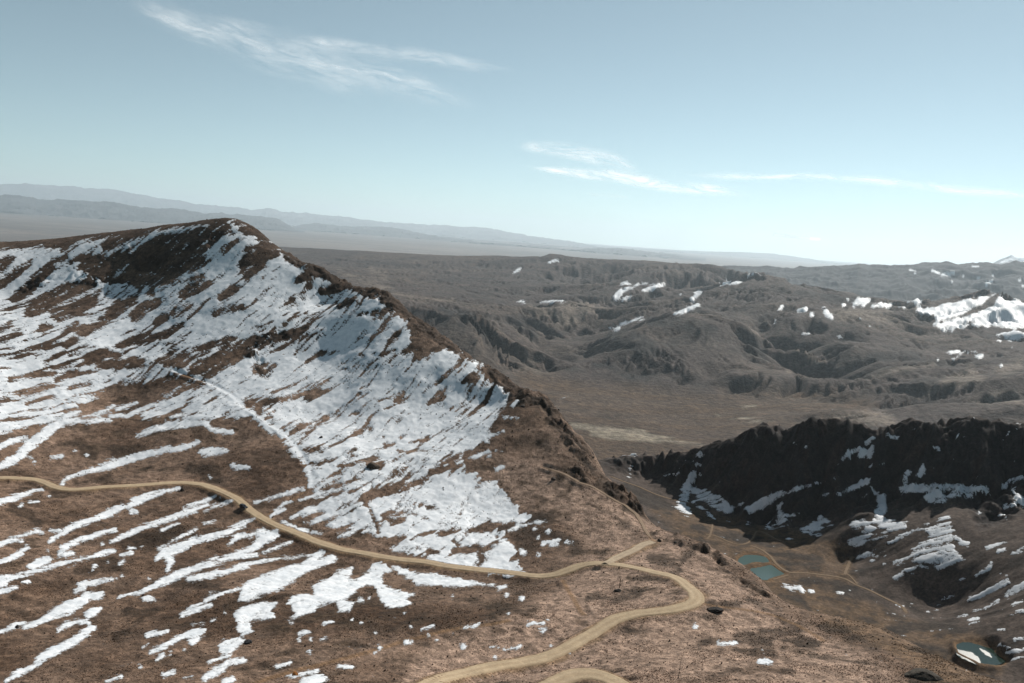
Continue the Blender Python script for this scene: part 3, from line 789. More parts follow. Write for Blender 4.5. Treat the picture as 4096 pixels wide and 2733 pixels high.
pxm = TN.R / FPX                                     # metres per photograph pixel
h_snow = np.clip(m * pxm * 0.22, -0.25, 0.16)
Zs = base + micro * 0.8 * np.clip(roadk, 0.3, 1) + h_snow + 0.05 + 0.05 * fbm(al / 9, ac / 3, 3, 90) + 0.04

# --- colours of the ground
def mixc(a, b, k):
    return a * (1 - k[..., None]) + np.array(b) * k[..., None]

F_PINK = Field()
F_PINK.polygon(vp(nums("1120 1060 1250 1060 1400 1120 1480 1200 1560 1230 1700 1330 1780 1400 2000 1500 2100 1580 900 1580 1000 1450 1180 1400 1330 1310 1350 1250 1250 1180 1190 1150", 2)), margin=60)
F_GOLD = Field()
polys(F_GOLD, 2996, 1933, "450 1010 760 1060 1000 1090 1130 1190 1300 1250 1500 1330 1640 1400 1900 1500 1960 1600 1500 1600 1200 1400 900 1200 650 1120")
F_DARK = Field()
strokes(F_DARK, 0, 1933, "1000 460 60; 1200 430 50; 1400 370 40 | 400 80 20; 700 60 20; 1000 60 20 | 600 700 40; 900 650 40 | 100 900 50; 300 930 30 | 900 1200 40; 1100 1100 40 | 1350 800 20; 1700 800 30 | 1000 1000 40; 1200 1000 30 | 60 1000 40; 200 1010 30 | 100 200 40; 300 300 30")
strokes(F_DARK, 0, 1300, "400 960 30; 600 940 40; 740 1040 30 | 900 1000 60; 1100 960 40 | 1500 1120 60; 1700 1150 40 | 1780 1240 20; 1600 1200 20 | 850 1200 20; 600 1240 16")
strokes(F_DARK, 2000, 1933, "0 360 30; 200 280 30; 400 270 24 | 800 220 40; 900 260 30; 1000 330 20 | 150 420 60; 300 420 60; 450 420 50; 600 500 50 | 1000 780 14; 1100 740 14; 1250 760 16; 1420 700 14 | 700 900 30; 900 920 40; 1050 860 60 | 1200 590 50; 1400 640 50; 1500 560 40 | 1560 1050 16; 1680 1060 14 | 1700 990 24 | 1650 950 30; 1850 950 30; 2000 1000 20 | 1900 1200 60; 2100 1250 50")
strokes(F_DARK, 2996, 1933, "0 900 30; 150 1000 30; 250 1060 30 | 100 1150 50; 350 1180 60; 500 1250 50 | 500 1350 30; 800 1400 30; 1000 1420 20 | 1250 1300 20; 1450 1310 40; 1580 1340 44 | 1290 1540 16; 1380 1510 14; 1440 1540 14")
n1 = fbm(x / 45, y / 45, 4, 100); n2 = fbm(x / 11, y / 11, 4, 110, gain=0.6); n3 = fbm(al / 22, ac / 4.5, 4, 115, gain=0.6); n4 = vnoise(x / 1.3, y / 1.3, 117)
C = np.zeros(x.shape + (3,)) + np.array((0.098, 0.062, 0.040))
C = mixc(C, (0.160, 0.102, 0.066), sstep(-0.25, 0.5, n1 * 0.6 + n3 * 0.7))
C = mixc(C, (0.046, 0.032, 0.023), sstep(-0.05, 0.5, n2 * 0.8 - n3 * 0.5))
C *= 0.86
pk = sstep(-55, 40, F_PINK.get(TN.U, TN.V, -60) + 40 * n1)
C = mixc(C, (0.45, 0.345, 0.285), pk * (0.7 + 0.3 * n4))
C = mixc(C, (0.12, 0.088, 0.070), pk * sstep(0.1, 0.55, n2) * 0.7)
C = mixc(C, (0.19, 0.13, 0.078), sstep(-14, 14, F_GOLD.get(TN.U, TN.V) + 24 * n2) * 0.6)
C = mixc(C, (0.034, 0.026, 0.019), sstep(-9, 12, F_DARK.get(TN.U, TN.V) + 34 * n2 + 18 * n3) * 0.7)
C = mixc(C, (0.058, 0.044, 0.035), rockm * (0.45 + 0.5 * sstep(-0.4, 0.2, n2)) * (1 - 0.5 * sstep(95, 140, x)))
C = mixc(C, (0.055, 0.041, 0.032), sstep(560, 680, TN.R) * (0.55 + 0.35 * n3) * sstep(-60, -10, TN.Z + 75))   # dimness of grazing light painted into the upper slope's colour
C = mixc(C, (0.30, 0.215, 0.135), (1 - sstep(2.2, 4.6, DR + 2.2 * n2)) * 0.8)            # dusty verge
fpath = (1 - sstep(0.5, 1.6, DP)) * 0.8
C = mixc(C, (0.26, 0.17, 0.10), fpath)
C *= (0.62 + 0.42 * n4)[..., None] * np.array((0.79, 0.715, 0.645))
CN = C
clump = sstep(-0.35, 0.6, fbm(x / 14, y / 14, 4, 130, gain=0.65) + 0.3 * n3)

nv = np.stack([TN.X, TN.Y, TN.Z], -1).reshape(-1, 3)
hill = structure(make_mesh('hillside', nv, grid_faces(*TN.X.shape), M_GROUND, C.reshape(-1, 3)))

# --- the snow sheet itself: it dives under the ground at its edges
hs = h_snow
qmax = np.maximum(np.maximum(hs[:-1, :-1], hs[1:, :-1]), np.maximum(hs[:-1, 1:], hs[1:, 1:]))
keep = (np.maximum(np.maximum(m[:-1, :-1], m[1:, :-1]), np.maximum(m[:-1, 1:], m[1:, 1:])) > -6)
sid = np.where(mp >= np.minimum(mf, mn) - 2, S_POS.ids(TN.U, TN.V), 0)
sid = np.where(TN.inside & ~TN.hidden, sid, 0)[:-1, :-1]
sv = np.stack([TN.X, TN.Y, Zs], -1).reshape(-1, 3)
o = make_mesh('snow_cover', sv, grid_faces(*TN.X.shape, keep=keep & (sid == 0)), M_SNOW, extra={'cover': m_snow.ravel()})
o['kind'] = 'stuff'
for i, lab in PATCH.items():
    k = keep & (sid == i)
    if k.sum() > 3:
        tag(make_mesh('snow_patch', sv, grid_faces(*TN.X.shape, keep=k), M_SNOW, extra={'cover': m_snow.ravel()}), lab, 'snow patch', 'snow patches on the brown slope')

# --- ways
TANA, TANB = (0.31, 0.23, 0.145), (0.39, 0.30, 0.20)
rd = structure(ribbon('dirt_road', laid['main'], 4.6, M_ROAD, TANA, TANB, seed=1))
structure(ribbon('dirt_road', laid['lower'], 5.0, M_ROAD, TANA, TANB, seed=2))
structure(ribbon('gravel_track', laid['spur'], 3.4, M_ROAD, (0.30, 0.23, 0.165), (0.38, 0.30, 0.21), lift=0.04, seed=3))
structure(ribbon('footpath', laid['ridge'], 1.7, M_ROAD, (0.19, 0.135, 0.095), (0.24, 0.17, 0.115), lift=0.03, seed=4, taper=True))

# ------------------------------------------------------------------ the valley with its tarns and the dark rock ridge
CREST = """1330 1075 1275; 1370 1060 1262; 1450 1048 1240; 1500 1046 1228; 1560 1040 1215; 1620 1025 1202; 1660 1012 1195; 1690 1000 1190; 1720 985 1185; 1750 976 1180; 1780 980 1180; 1810 986 1180; 1840 975 1175; 1870 966 1170; 1900 964 1168; 1930 963 1165; 1960 970 1162; 1990 981 1163; 2020 985 1163; 2050 986 1164; 2075 972 1165; 2100 966 1166; 2140 974 1167; 2180 976 1168; 2220 966 1169; 2270 960 1170; 2310 968 1170; 2350 972 1170; 2450 980 1165; 2600 1005 1150; 2800 1070 1120; 3000 1130 1080"""
crest = vr(CREST)
vpts = list(crest)
vpts += list(vz("1400 1110 -322; 1480 1150 -332; 1550 1190 -332; 1650 1215 -332; 1620 1290 -332; 1740 1285 -332; 1770 1310 -332; 1950 1340 -330; 1870 1350 -331; 2000 1400 -331; 2080 1410 -331; 2000 1450 -331; 2150 1460 -324; 2230 1500 -318.5; 2300 1530 -317; 2380 1560 -314; 1900 1400 -331; 1830 1320 -331; 1850 1285 -327; 1900 1265 -324; 1850 1245 -326; 1940 1280 -328; 1780 1245 -331"))
vpts += list(vz("2350 1110 -237; 2250 1130 -252; 2100 1120 -262; 2000 1150 -285; 1850 1190 -314; 1700 1180 -330; 1600 1130 -327; 2190 1200 -273; 2350 1200 -258; 2350 1300 -277; 2200 1300 -296; 2100 1300 -308; 2150 1380 -326; 2250 1400 -311; 2350 1400 -294; 2350 1480 -306; 2450 1500 -302; 2500 1300 -262; 1970 1250 -313; 1960 1210 -301; 2500 1100 -225"))
vpts += list(vr("1750 1080 1120; 1900 1060 1122; 2050 1050 1128; 2200 1050 1116; 2350 1040 1134; 1620 1070 1178; 1500 1085 1200"))
for p in crest:
    h = np.hypot(p[0], p[1])
    for d, z in ((40, p[2] - 35), (140, p[2] - 130), (420, p[2] - 420), (900, -830)):
        vpts.append((p[0] * (h + d) / h, p[1] * (h + d) / h, z))
for a in np.arange(-4, 46, 7):
    for r in (430, 560):
        vpts.append((r * math.sin(math.radians(a)), r * math.cos(math.radians(a)), -338))
TV = Terrain(-3, 44, 560, np.concatenate([np.linspace(520, 1010, 230)[:-1], np.linspace(1010, 1300, 150)[:-1], np.geomspace(1300, 2400, 30)]))
TV.Z = Surface(vpts, 14.0)(TV.X, TV.Y)
TV.finish()
x, y = TV.X, TV.Y
F_CLIFF = Field(-60)
F_CLIFF.polygon(vp(nums("1360 1060 1450 1045 1560 1038 1620 1022 1690 998 1750 970 1870 960 1990 975 2100 960 2270 955 2370 965 2370 1150 2320 1190 2250 1215 2225 1170 2180 1150 2120 1175 2060 1150 2000 1195 1900 1195 1800 1215 1700 1200 1640 1130 1560 1110 1450 1090", 2)), margin=60)
cl = sstep(-25, 40, F_CLIFF.get(TV.U, TV.V, 0 if False else -60))
cl = np.where(TV.hidden | (~TV.inside), sstep(1050, 1120, TV.R), cl)
w1 = fbm(x / 90, y / 90, 3, 200) * 0.9
g = fbm(x / 42 + w1, y / 120 + w1, 4, 210, ridged=True, gain=0.55)
g2 = fbm(x / 13, y / 40 + w1, 4, 215, ridged=True, gain=0.6)
gx, gy = gradient(TV)
gl = gullies(x, y, gx, gy, 70.0, 211, 1.5, 0.5) * 7 + gullies(x + w1 * 9, y, gx, gy, 27.0, 212, 1.6, 0.5) * 3.6 + gullies(x, y + w1 * 5, gx, gy, 11.0, 213, 1.6, 0.5) * 1.6
TV.Z += cl * (g * 9 + g2 * 4 + gl - 2) + gl * 0.12 + (1 - cl) * (fbm(x / 70, y / 70, 4, 220) * 2.2 + fbm(x / 15, y / 15, 3, 225, gain=0.6) * 0.5)
# tarns
LAKES = [
    ("lake", "pale green tarn behind the slope, farther of the two side by side", zp(2900, 2150, nums("300 540 370 470 450 420 600 410 800 425 1000 470 1070 490 1085 575 900 590 650 600 480 640 330 660", 2), 1 / 5.875), -331.6),
    ("lake", "pale green tarn behind the slope, nearer of the two side by side", zp(2900, 2150, nums("560 725 850 700 1050 650 1160 660 1300 720 1480 850 1380 880 1180 930 1080 985 900 1010 700 900", 2), 1 / 5.875), -331.6),
    ("pond", "dark green pond with a white sun glint", zp(3700, 2450, nums("660 740 800 680 1000 620 1200 615 1400 635 1530 650 1600 760 1850 990 1740 1110 1600 1160 1400 1180 1180 1170 1000 1090 720 970 690 850", 2), 1 / 5.54), -318.0)]
F_LAKE = Field(-40)
for nm, lab, P, lv in LAKES:
    F_LAKE.polygon(P, margin=40)
TV.Z = np.where(TV.R > 1290, np.minimum(TV.Z, -175 - (TV.R - 1290) * 0.62), TV.Z)
TV.finish()
lk = F_LAKE.get(TV.U, TV.V, -40)
lkz = np.where(lk > -40, lk + 5 * fbm(TV.X / 9, TV.Y / 9, 4, 255), -40)
lev = np.where(TV.U > 3600, -318.0, -331.6)
sh = sstep(-30, -2, lkz)
TV.Z = np.where((TV.R > 640) & (TV.R < 1010) & (lkz > -40), TV.Z * (1 - sh) + (lev + np.clip(-lkz * 0.12, -1.6, 2.2)) * sh, TV.Z)
VROADS = {
    'a': (zp(2000, 1500, nums("860 790 980 840 1100 880 1200 930 1300 965 1400 990 1500 1005", 2)), 5.0),
    'b': (zp(2000, 1933, nums("1620 440 1650 410 1670 310", 2)) , 3.5),
    'c': (zp(2000, 1933, nums("1600 400 1700 410 1800 470 1900 490 1980 450 2000 380 2040 370 2100 400 2160 440 2230 460", 2)), 3.5),
    'd': (zp(2996, 1933, nums("0 490 80 510 160 560 200 620 260 680 330 710 450 700 600 725 740 740 800 775 850 805 950 840 1050 890 1150 945 1210 970 1240 1030", 2)), 5.0),
    'e': (zp(2996, 1933, nums("820 560 800 600 770 660 745 730", 2)), 4.5),
    'f': (zp(2996, 1933, nums("180 760 260 735 330 715", 2)), 4.0),
    'g': (zp(2996, 1933, nums("745 700 800 730 850 800", 2)), 3.0),
}
DV = np.full(TV.Z.shape, 1e9)
vl = {}
for k, (P, w) in VROADS.items():
    txt = ' '.join('%f %f' % (a / VS, b / VS) for a, b in P)
    vl[k] = lay(TV, txt, step=2.5, rmin=560, smooth=6)
    press(TV, vl[k], w, 5, DV)
TV.finish()
S_V = Field()
strokes(S_V, 2000, 1500, "1550 710 14; 1520 780 22; 1470 860 28; 1450 950 36; 1420 1020 36; 1480 1080 22 | 1580 720 18; 1560 770 14 | 1290 790 14; 1400 770 18 | 1510 900 18; 1600 950 46; 1700 1000 54; 1770 1020 36 | 1520 1000 8; 1620 1070 8; 1680 1130 8 | 1780 1060 14; 1900 1010 12 | 1950 1090 8; 2080 1000 12; 2150 950 16 | 2150 1180 14; 2110 1195 8 | 1940 1170 6 | 1020 740 8 | 1015 785 8 | 1530 620 6; 1580 610 6 | 900 620 6; 960 605 8; 1060 620 6")
strokes(S_V, 2996, 1550, """880 530 14; 920 460 30; 970 400 16 | 940 540 9; 960 450 12 | 1090 380 16; 1160 400 18 | 950 625 7; 1060 600 7 | 740 550 12; 860 470 12 | 600 740 7; 700 700 9 | 0 960 28; 150 880 24; 300 820 22; 450 770 13; 560 745 9 | 250 1000 18; 380 1000 9 | 150 1090 13; 260 1040 26; 240 950 18; 260 900 9 | 430 1130 18; 540 1080 36; 560 1020 14; 650 1080 12 | 470 1150 13; 560 1145 13
| 820 1080 36; 900 1060 32; 960 1110 28; 880 1200 36; 800 1210 20 | 820 1240 14; 900 1220 14 | 960 800 13; 1040 860 26; 1040 950 36; 1000 1040 36; 1100 1080 44; 1220 1090 26 | 980 1190 14; 1070 1165 22 | 1200 790 18; 1330 790 36; 1480 790 36; 1600 780 28; 1700 800 18; 1850 800 13 | 1250 660 12; 1230 720 9 | 1360 620 9; 1330 700 9 | 1400 860 28; 1480 830 28; 1540 870 22; 1660 840 13 | 1400 900 20; 1530 890 18 | 1700 850 12; 1890 840 11
| 1990 780 13; 2050 730 18; 2140 700 9 | 2080 800 18; 2110 870 22; 2150 920 18 | 2010 940 12; 2090 910 14 | 1970 1000 14; 2010 1020 9 | 1910 1000 9 | 2080 560 6; 2080 620 9 | 1800 980 7 | 1500 1040 14; 1560 1010 12 | 850 1330 12; 1000 1310 11; 1070 1270 6 | 900 1320 9; 1070 1280 7 | 1100 1220 9; 1280 1120 11; 1400 1080 14 | 1140 1370 9; 1280 1330 12 | 1150 1490 18; 1220 1440 9; 1400 1400 14 | 1620 1180 22; 1700 1230 18; 1720 1250 9 | 1870 1260 12; 2010 1200 11 | 2070 1290 14; 2156 1260 14 | 1960 1280 11; 2010 1260 8
| 360 440 5 | 450 480 5 | 1620 380 6 | 1700 330 6; 1760 310 5 | 1460 460 6; 1490 490 5 | 700 840 9; 850 780 9; 930 730 12 | 900 830 8""")
polys(S_V, 2996, 1550, "1380 1110 1480 1060 1580 1055 1600 1150 1610 1270 1690 1340 1480 1420 1400 1380 1260 1350 1280 1260 1420 1180")
strokes(S_V, 2996, 1933, """1480 940 9; 1530 900 12; 1610 890 7 | 1465 990 8 | 1640 1050 7; 1710 1030 9 | 1730 1075 8; 1790 1065 8 | 1720 900 12; 1830 870 20; 1960 800 26; 2030 770 18 | 1780 720 9; 1880 670 14; 1900 620 11 | 1650 760 7; 1700 740 6 | 1980 720 12; 2030 720 11 | 2020 880 18; 2100 830 26; 2156 800 26 | 1900 950 14; 1960 910 12 | 1760 1000 7; 1880 970 10 | 2080 940 11; 2140 930 11 | 2050 1035 9; 2140 1000 12 | 1990 1100 7; 2020 1085 7
| 1950 1150 7; 2000 1145 6 | 2080 1225 8; 2150 1210 8 | 1960 1270 9; 2040 1290 14; 2080 1260 9 | 2000 1320 12; 2080 1330 22; 2156 1310 9 | 2060 1375 9; 2156 1360 9 | 1400 1010 6 | 1160 950 7; 1200 965 6 | 1270 940 7 | 270 800 10; 330 830 9; 400 820 11; 420 850 7 | 480 845 7; 500 850 7 | 690 860 6; 730 860 6 | 790 845 7 | 310 435 7 | 960 600 7 | 1060 625 7 | 170 640 5""")
n_e = fbm(x / 7, y / 12, 5, 230, gain=0.8)
pq = TV.cast(np.array([2080., 2180.]) * VS, np.array([1330., 1302.]) * VS, 640)
sdx, sdy = pq[1, 0] - pq[0, 0], pq[1, 1] - pq[0, 1]; sl = math.hypot(sdx, sdy); sdx /= sl; sdy /= sl
n_s = fbm((x * sdx + y * sdy) / 38, (-x * sdy + y * sdx) / 4.2, 5, 235, gain=0.7)
mv = np.minimum(S_V.get(TV.U, TV.V), 6.5) + 6 * n_e + 22 * n_s - 0.3
mv = np.where(TV.hidden | (TV.R < 560), -14, mv)
mv = np.where(lkz > -4, -14, mv)
mv = np.minimum(mv, (DV - 2.0) * 3)
hv = np.clip(mv * TV.R / FPX * 0.3, -0.6, 0.6) + 0.15
F_ORANGE = Field(-60)
F_ORANGE.polygon(vp(nums("1500 1165 1680 1180 1800 1220 1870 1230 1960 1260 1960 1330 1930 1370 2080 1420 2250 1450 2300 1490 2290 1540 2150 1530 2000 1450 1850 1420 1700 1340 1600 1270", 2)), margin=60)
no = fbm(x / 60, y / 60, 4, 240); nq = fbm(x / 14, y / 14, 4, 245, gain=0.6); n4 = vnoise(x / 3.1, y / 3.1, 247)
C = np.zeros(x.shape + (3,)) + np.array((0.085, 0.064, 0.052))
C = mixc(C, (0.125, 0.077, 0.040), sstep(-30, 20, F_ORANGE.get(TV.U, TV.V, -60) + 30 * no) * (0.5 + 0.5 * sstep(-0.4, 0.4, nq)))
C = mixc(C, (0.045, 0.034, 0.027), sstep(-0.05, 0.45, nq) * 0.85)
D_V = Field(-30)
strokes(D_V, 2996, 1933, "150 560 18; 350 570 26; 560 590 24 | 220 610 20; 450 640 26; 580 620 18 | 380 670 12; 560 660 14 | 420 750 18; 560 770 26; 680 790 20 | 560 820 16; 760 830 20; 830 830 14 | 870 680 20; 1000 660 24; 1100 670 16 | 250 880 20; 420 930 26; 480 1000 20 | 1100 1150 40; 1300 1130 40; 1500 1120 30; 1700 1150 26 | 1300 1260 20; 1450 1290 30; 1560 1320 34 | 0 650 10; 120 655 10")
strokes(D_V, 2000, 1500, "1000 900 50; 1200 980 60; 1330 1040 40 | 1500 1190 20; 1750 1250 26; 1950 1290 30; 2100 1330 26 | 1500 1290 14; 1700 1320 14")
C = mixc(C, (0.034, 0.027, 0.022), sstep(-10, 10, D_V.get(TV.U, TV.V, -30) + 14 * nq) * 0.85)
C = mixc(C, (0.030, 0.025, 0.023), cl)
C = mixc(C, (0.055, 0.036, 0.030), cl * sstep(0.0, 0.5, nq) * 0.6)
C = mixc(C, (0.13, 0.085, 0.05), (1 - sstep(1.0, 4.0, DV)) * 0.6)
C = mixc(C, (0.13, 0.075, 0.035), sstep(-16, -3, lkz) * 0.8)
C *= (0.62 + 0.42 * n4)[..., None]
structure(make_mesh('valley_ground', np.stack([TV.X, TV.Y, TV.Z], -1).reshape(-1, 3), grid_faces(*TV.X.shape), M_VALLEY, C.reshape(-1, 3)))
qmax = np.maximum(np.maximum(hv[:-1, :-1], hv[1:, :-1]), np.maximum(hv[:-1, 1:], hv[1:, 1:]))
o = make_mesh('valley_snow', np.stack([TV.X, TV.Y, TV.Z + hv], -1).reshape(-1, 3), grid_faces(*TV.X.shape, keep=qmax > -0.3), M_SNOWV, extra={'cover': mv.ravel()})
o['kind'] = 'stuff'
for k, (P, w) in VROADS.items():
    structure(ribbon('valley_track', vl[k], w * 0.62, M_ROAD, (0.135, 0.092, 0.058), (0.175, 0.125, 0.082), lift=0.15, rim=0.8, seed=20 + len(k)))


def water_material(name, c, rough, bs, bump):
    m = bpy.data.materials.new(name); m.use_nodes = True
    t = m.node_tree; b = t.nodes['Principled BSDF']
    b.inputs['Base Color'].default_value = (*c, 1); b.inputs['Roughness'].default_value = rough
    b.inputs['IOR'].default_value = 1.333
    tc = node(t, 'ShaderNodeNewGeometry'); n = node(t, 'ShaderNodeTexNoise')
    n.inputs['Scale'].default_value = bs; n.inputs['Detail'].default_value = 4
    t.links.new(tc.outputs['Position'], n.inputs['Vector'])
    bp = node(t, 'ShaderNodeBump'); bp.inputs['Strength'].default_value = bump; bp.inputs['Distance'].default_value = 0.2
    t.links.new(n.outputs[0], bp.inputs['Height']); t.links.new(bp.outputs[0], b.inputs['Normal'])
    return m


M_TARN = water_material('tarn_water', (0.075, 0.115, 0.11), 0.12, 0.6, 0.15)
M_POND = water_material('pond_water', (0.012, 0.026, 0.018), 0.1, 0.5, 0.2)
t = M_POND.node_tree
av = node(t, 'ShaderNodeAttribute', attribute_name='ripple'); rr_ = node(t, 'ShaderNodeMapRange')
rr_.inputs[3].default_value = 0.08; rr_.inputs[4].default_value = 0.37
t.links.new(av.outputs['Fac'], rr_.inputs[0]); t.links.new(rr_.outputs[0], t.nodes['Principled BSDF'].inputs['Roughness'])
RIP = Field(-30)
strokes(RIP, 3700, 2450, "720 850 30; 760 900 60; 860 930 90; 1000 980 110; 1120 1050 90; 1200 1120 40 | 1220 810 20; 1300 860 40; 1400 930 40; 1470 990 20", 1 / 5.54)
for nm, lab, P, lv in LAKES:
    a = np.array(P); c = a.mean(0); a = c + (a - c) * 1.03
    for _ in range(3):
        a = np.stack([a * 0.75 + np.roll(a, -1, 0) * 0.25, a * 0.25 + np.roll(a, -1, 0) * 0.75], 1).reshape(-1, 2)
    c = a.mean(0); n = len(a); ks = np.linspace(0, 1, 26)[1:]
    q = np.concatenate([c[None]] + [c + (a - c) * k for k in ks])
    V = at_level(q[:, 0], q[:, 1], lv); V[:, 2] = lv
    F = []
    for k in range(len(ks) - 1):
        i0 = 1 + k * n + np.arange(n); i1 = 1 + k * n + (np.arange(n) + 1) % n
        F.append(np.stack([i0, i1, i1 + n], 1)); F.append(np.stack([i0, i1 + n, i0 + n], 1))
    F.append(np.stack([np.zeros(n, int), 1 + (np.arange(n) + 1) % n, 1 + np.arange(n)], 1)[:, ::-1])
    F = np.concatenate(F)
    cz = (V[F[:, 1], 0] - V[F[:, 0], 0]) * (V[F[:, 2], 1] - V[F[:, 0], 1]) - (V[F[:, 1], 1] - V[F[:, 0], 1]) * (V[F[:, 2], 0] - V[F[:, 0], 0])
    F[cz < 0] = F[cz < 0][:, ::-1]
    rip = sstep(-2, 3, RIP.get(q[:, 0], q[:, 1], -30) + 4 * fbm(V[:, 0] / 3, V[:, 1] / 3, 3, 251))
    o = structure(make_mesh(nm, V, F, M_POND if nm == 'pond' else M_TARN, smooth=False, extra={'ripple': rip}))
    o['label'] = lab

# ------------------------------------------------------------------ brown hills beyond
mp_ = list(vz("""1300 960 -800; 1400 1000 -805; 1500 1010 -808; 1600 1010 -808; 1300 900 -795; 1400 910 -798; 1600 940 -800; 1750 930 -770; 1900 950 -715; 2050 945 -690; 1250 880 -790; 1500 905 -795; 1800 905 -745; 2000 925 -690; 1650 980 -805; 1450 1050 -815; 2200 960 -680; 2350 975 -660"""))
mp_ += list(vr("""960 705 5600; 1100 735 5300; 1180 790 5000; 1260 845 4850; 1000 800 4900; 1150 850 4600; 900 690 6300; 800 650 8000; 850 700 6000; 700 640 8500
1290 830 5250; 1380 772 5750; 1470 741 6000; 1540 722 6200; 1620 727 6150; 1720 757 6000; 1800 800 5700; 1900 868 5100; 2050 913 4550; 1450 800 5350; 1520 770 5700; 1600 790 5500; 1500 840 5000; 1650 850 5000; 1750 870 4850; 1400 850 4950
1530 700 7300; 1640 700 7300; 1450 715 6900; 1300 780 6300; 1250 760 6500; 1200 740 6400; 1200 705 7000; 1290 694 7400; 1390 708 7200; 1330 740 6800; 1150 700 7500
1400 652 9500; 1460 655 9300; 1520 660 9200; 1380 690 8300; 1480 690 8200; 1580 690 8000; 1600 672 8600
1720 628 9600; 1650 650 9000; 1800 645 9300; 1900 668 8900; 2000 685 8600; 2080 692 8500; 1750 700 7200; 1850 740 6600; 1950 790 5900; 2050 850 5300; 1850 690 7800; 1950 710 7600; 2050 720 7400; 2020 760 6700; 2120 800 6300; 1900 810 5700
2100 705 8300; 2160 690 8900; 2230 682 9000; 2290 673 9000; 2340 690 8800; 2420 700 8700; 2200 745 7500; 2300 775 7000; 2350 770 7100; 2130 740 7500; 2250 800 6400; 2350 810 6300
2150 830 5800; 2250 835 5700; 2200 870 5100; 2280 880 4900; 2350 850 5400; 2120 880 4900; 2350 930 4500; 2250 920 4550; 2500 850 5200
690 569 15500; 750 572 15000; 850 577 14500; 950 583 14000; 1060 588 13500; 1150 588 13200; 1230 590 13000; 1268 584 13000; 1310 590 13000; 1400 596 12800; 1500 601 12500; 1600 608 12000; 1660 615 11500
750 600 12000; 900 610 11500; 1050 620 11000; 1170 615 11500; 1250 640 10500; 1330 625 11200; 1480 630 10800; 1600 635 10600; 1050 660 9000; 1150 670 8800; 950 640 9500; 850 625 10000; 500 600 13000; 550 560 17000"""))
def drop(txt, near_d, dz, far_d=None, dz2=0):
    for p in vr(txt):
        h = np.hypot(p[0], p[1])
        mp_.append((p[0] * (h + near_d) / h, p[1] * (h + near_d) / h, p[2] + dz))
        if far_d: mp_.append((p[0] * (h + far_d) / h, p[1] * (h + far_d) / h, p[2] + dz2))


drop("1380 772 5750; 1470 741 6000; 1540 722 6200; 1620 727 6150; 1720 757 6000; 1800 800 5700; 1900 868 5100; 1290 830 5250", 320, -75)
drop("960 705 5600; 1100 735 5300; 1180 790 5000", 350, -80)
drop("1200 705 7000; 1290 694 7400; 1390 708 7200", 350, -70)
drop("1400 652 9500; 1460 655 9300; 1520 660 9200", 420, -90)
drop("1720 628 9600; 1800 645 9300; 1900 668 8900; 2000 685 8600; 2080 692 8500; 1650 650 9000", 500, -90, 1500, -230)
drop("2160 690 8900; 2230 682 9000; 2290 673 9000; 2340 690 8800", 450, -110, 1500, -260)
drop("690 569 15500; 850 577 14500; 1060 588 13500; 1150 588 13200; 1230 590 13000; 1310 590 13000; 1400 596 12800; 1500 601 12500; 1600 608 12000", 900, -90, 2600, -330)
for a in range(-22, 46, 6):
    for r, z in ((2300, -830), (19500, -1150), (23000, -1300)):
        mp_.append((r * math.sin(math.radians(a)), r * math.cos(math.radians(a)), z))
TM = Terrain(-24, 43, 760, np.concatenate([np.geomspace(2300, 10000, 330)[:-1], np.geomspace(10000, 23000, 110)]))
TM.Z = Surface(mp_, 0.12, k=1000.0)(TM.X, TM.Y)
TM.finish()
x, y = TM.X, TM.Y
flat = sstep(-790, -700, TM.Z)
wx, wy = fbm(x / 900, y / 900, 3, 300) * 0.7, fbm(x / 900, y / 900, 3, 305) * 0.7
er = fbm(x / 430 + wx, y / 620 + wy, 6, 310, ridged=True, gain=0.55)
er2 = fbm(x / 150 + wx * 2, y / 210 + wy * 2, 4, 320, ridged=True, gain=0.55)
amp = np.clip(TM.R / 7000, 0.5, 1.5)
gk = flat * amp * (1 - 0.6 * sstep(10500, 14000, TM.R))
gx, gy = gradient(TM)
TM.Z += gk * er * 12
for cell, a_, sd in ((1500.0, 60.0, 311), (700.0, 34.0, 312), (330.0, 15.0, 313), (170.0, 7.0, 314)):
    gn = gullies(x + wx * 260, y + wy * 260, gx, gy, cell, sd, 1.1, 0.26)
    TM.Z += gk * a_ * (1.6 if cell > 600 else 1.25) * (gn * 0.85 + 0.55 * (0.4 - np.abs(gn)) - 0.2)
    GULL = gn if cell > 1000 else GULL + gn * 0.8
    if cell > 1000: gx, gy = gradient(TM)
TM.Z += (1 - flat) * fbm(x / 200, y / 200, 3, 330) * 4
TM.finish()
S_M, D_M, L_M, T_M = Field(), Field(-30), Field(-30), Field(-30)
strokes(S_M, 2000, 800, "900 770 13; 960 700 22; 1040 690 15; 1100 655 13; 1140 650 8 | 950 660 13; 1020 665 9 | 1130 710 12; 1200 690 22; 1280 660 13 | 920 785 9; 1040 760 7 | 1720 665 12; 1800 655 16; 1870 640 16; 1960 595 9 | 1960 580 9; 2040 582 8 | 1380 890 12; 1450 870 12; 1550 820 11 | 1500 780 20; 1560 720 18; 1530 760 13 | 920 980 6; 1010 965 9; 1120 920 7 | 320 805 7; 400 795 11; 490 790 8 | 110 570 9; 150 545 12 | 385 490 8; 455 480 9 | 870 1015 8; 930 1010 6 | 1410 740 9 | 140 800 5; 190 800 5 | 1395 630 8 | 1510 690 6")
polys(S_M, 2996, 800, "1305 880 1330 845 1450 840 1600 800 1750 770 1950 730 1960 760 2050 760 2200 830 2200 1010 2000 1005 1900 990 1800 1000 1700 1000 1520 1035 1450 990 1470 940 1440 900")
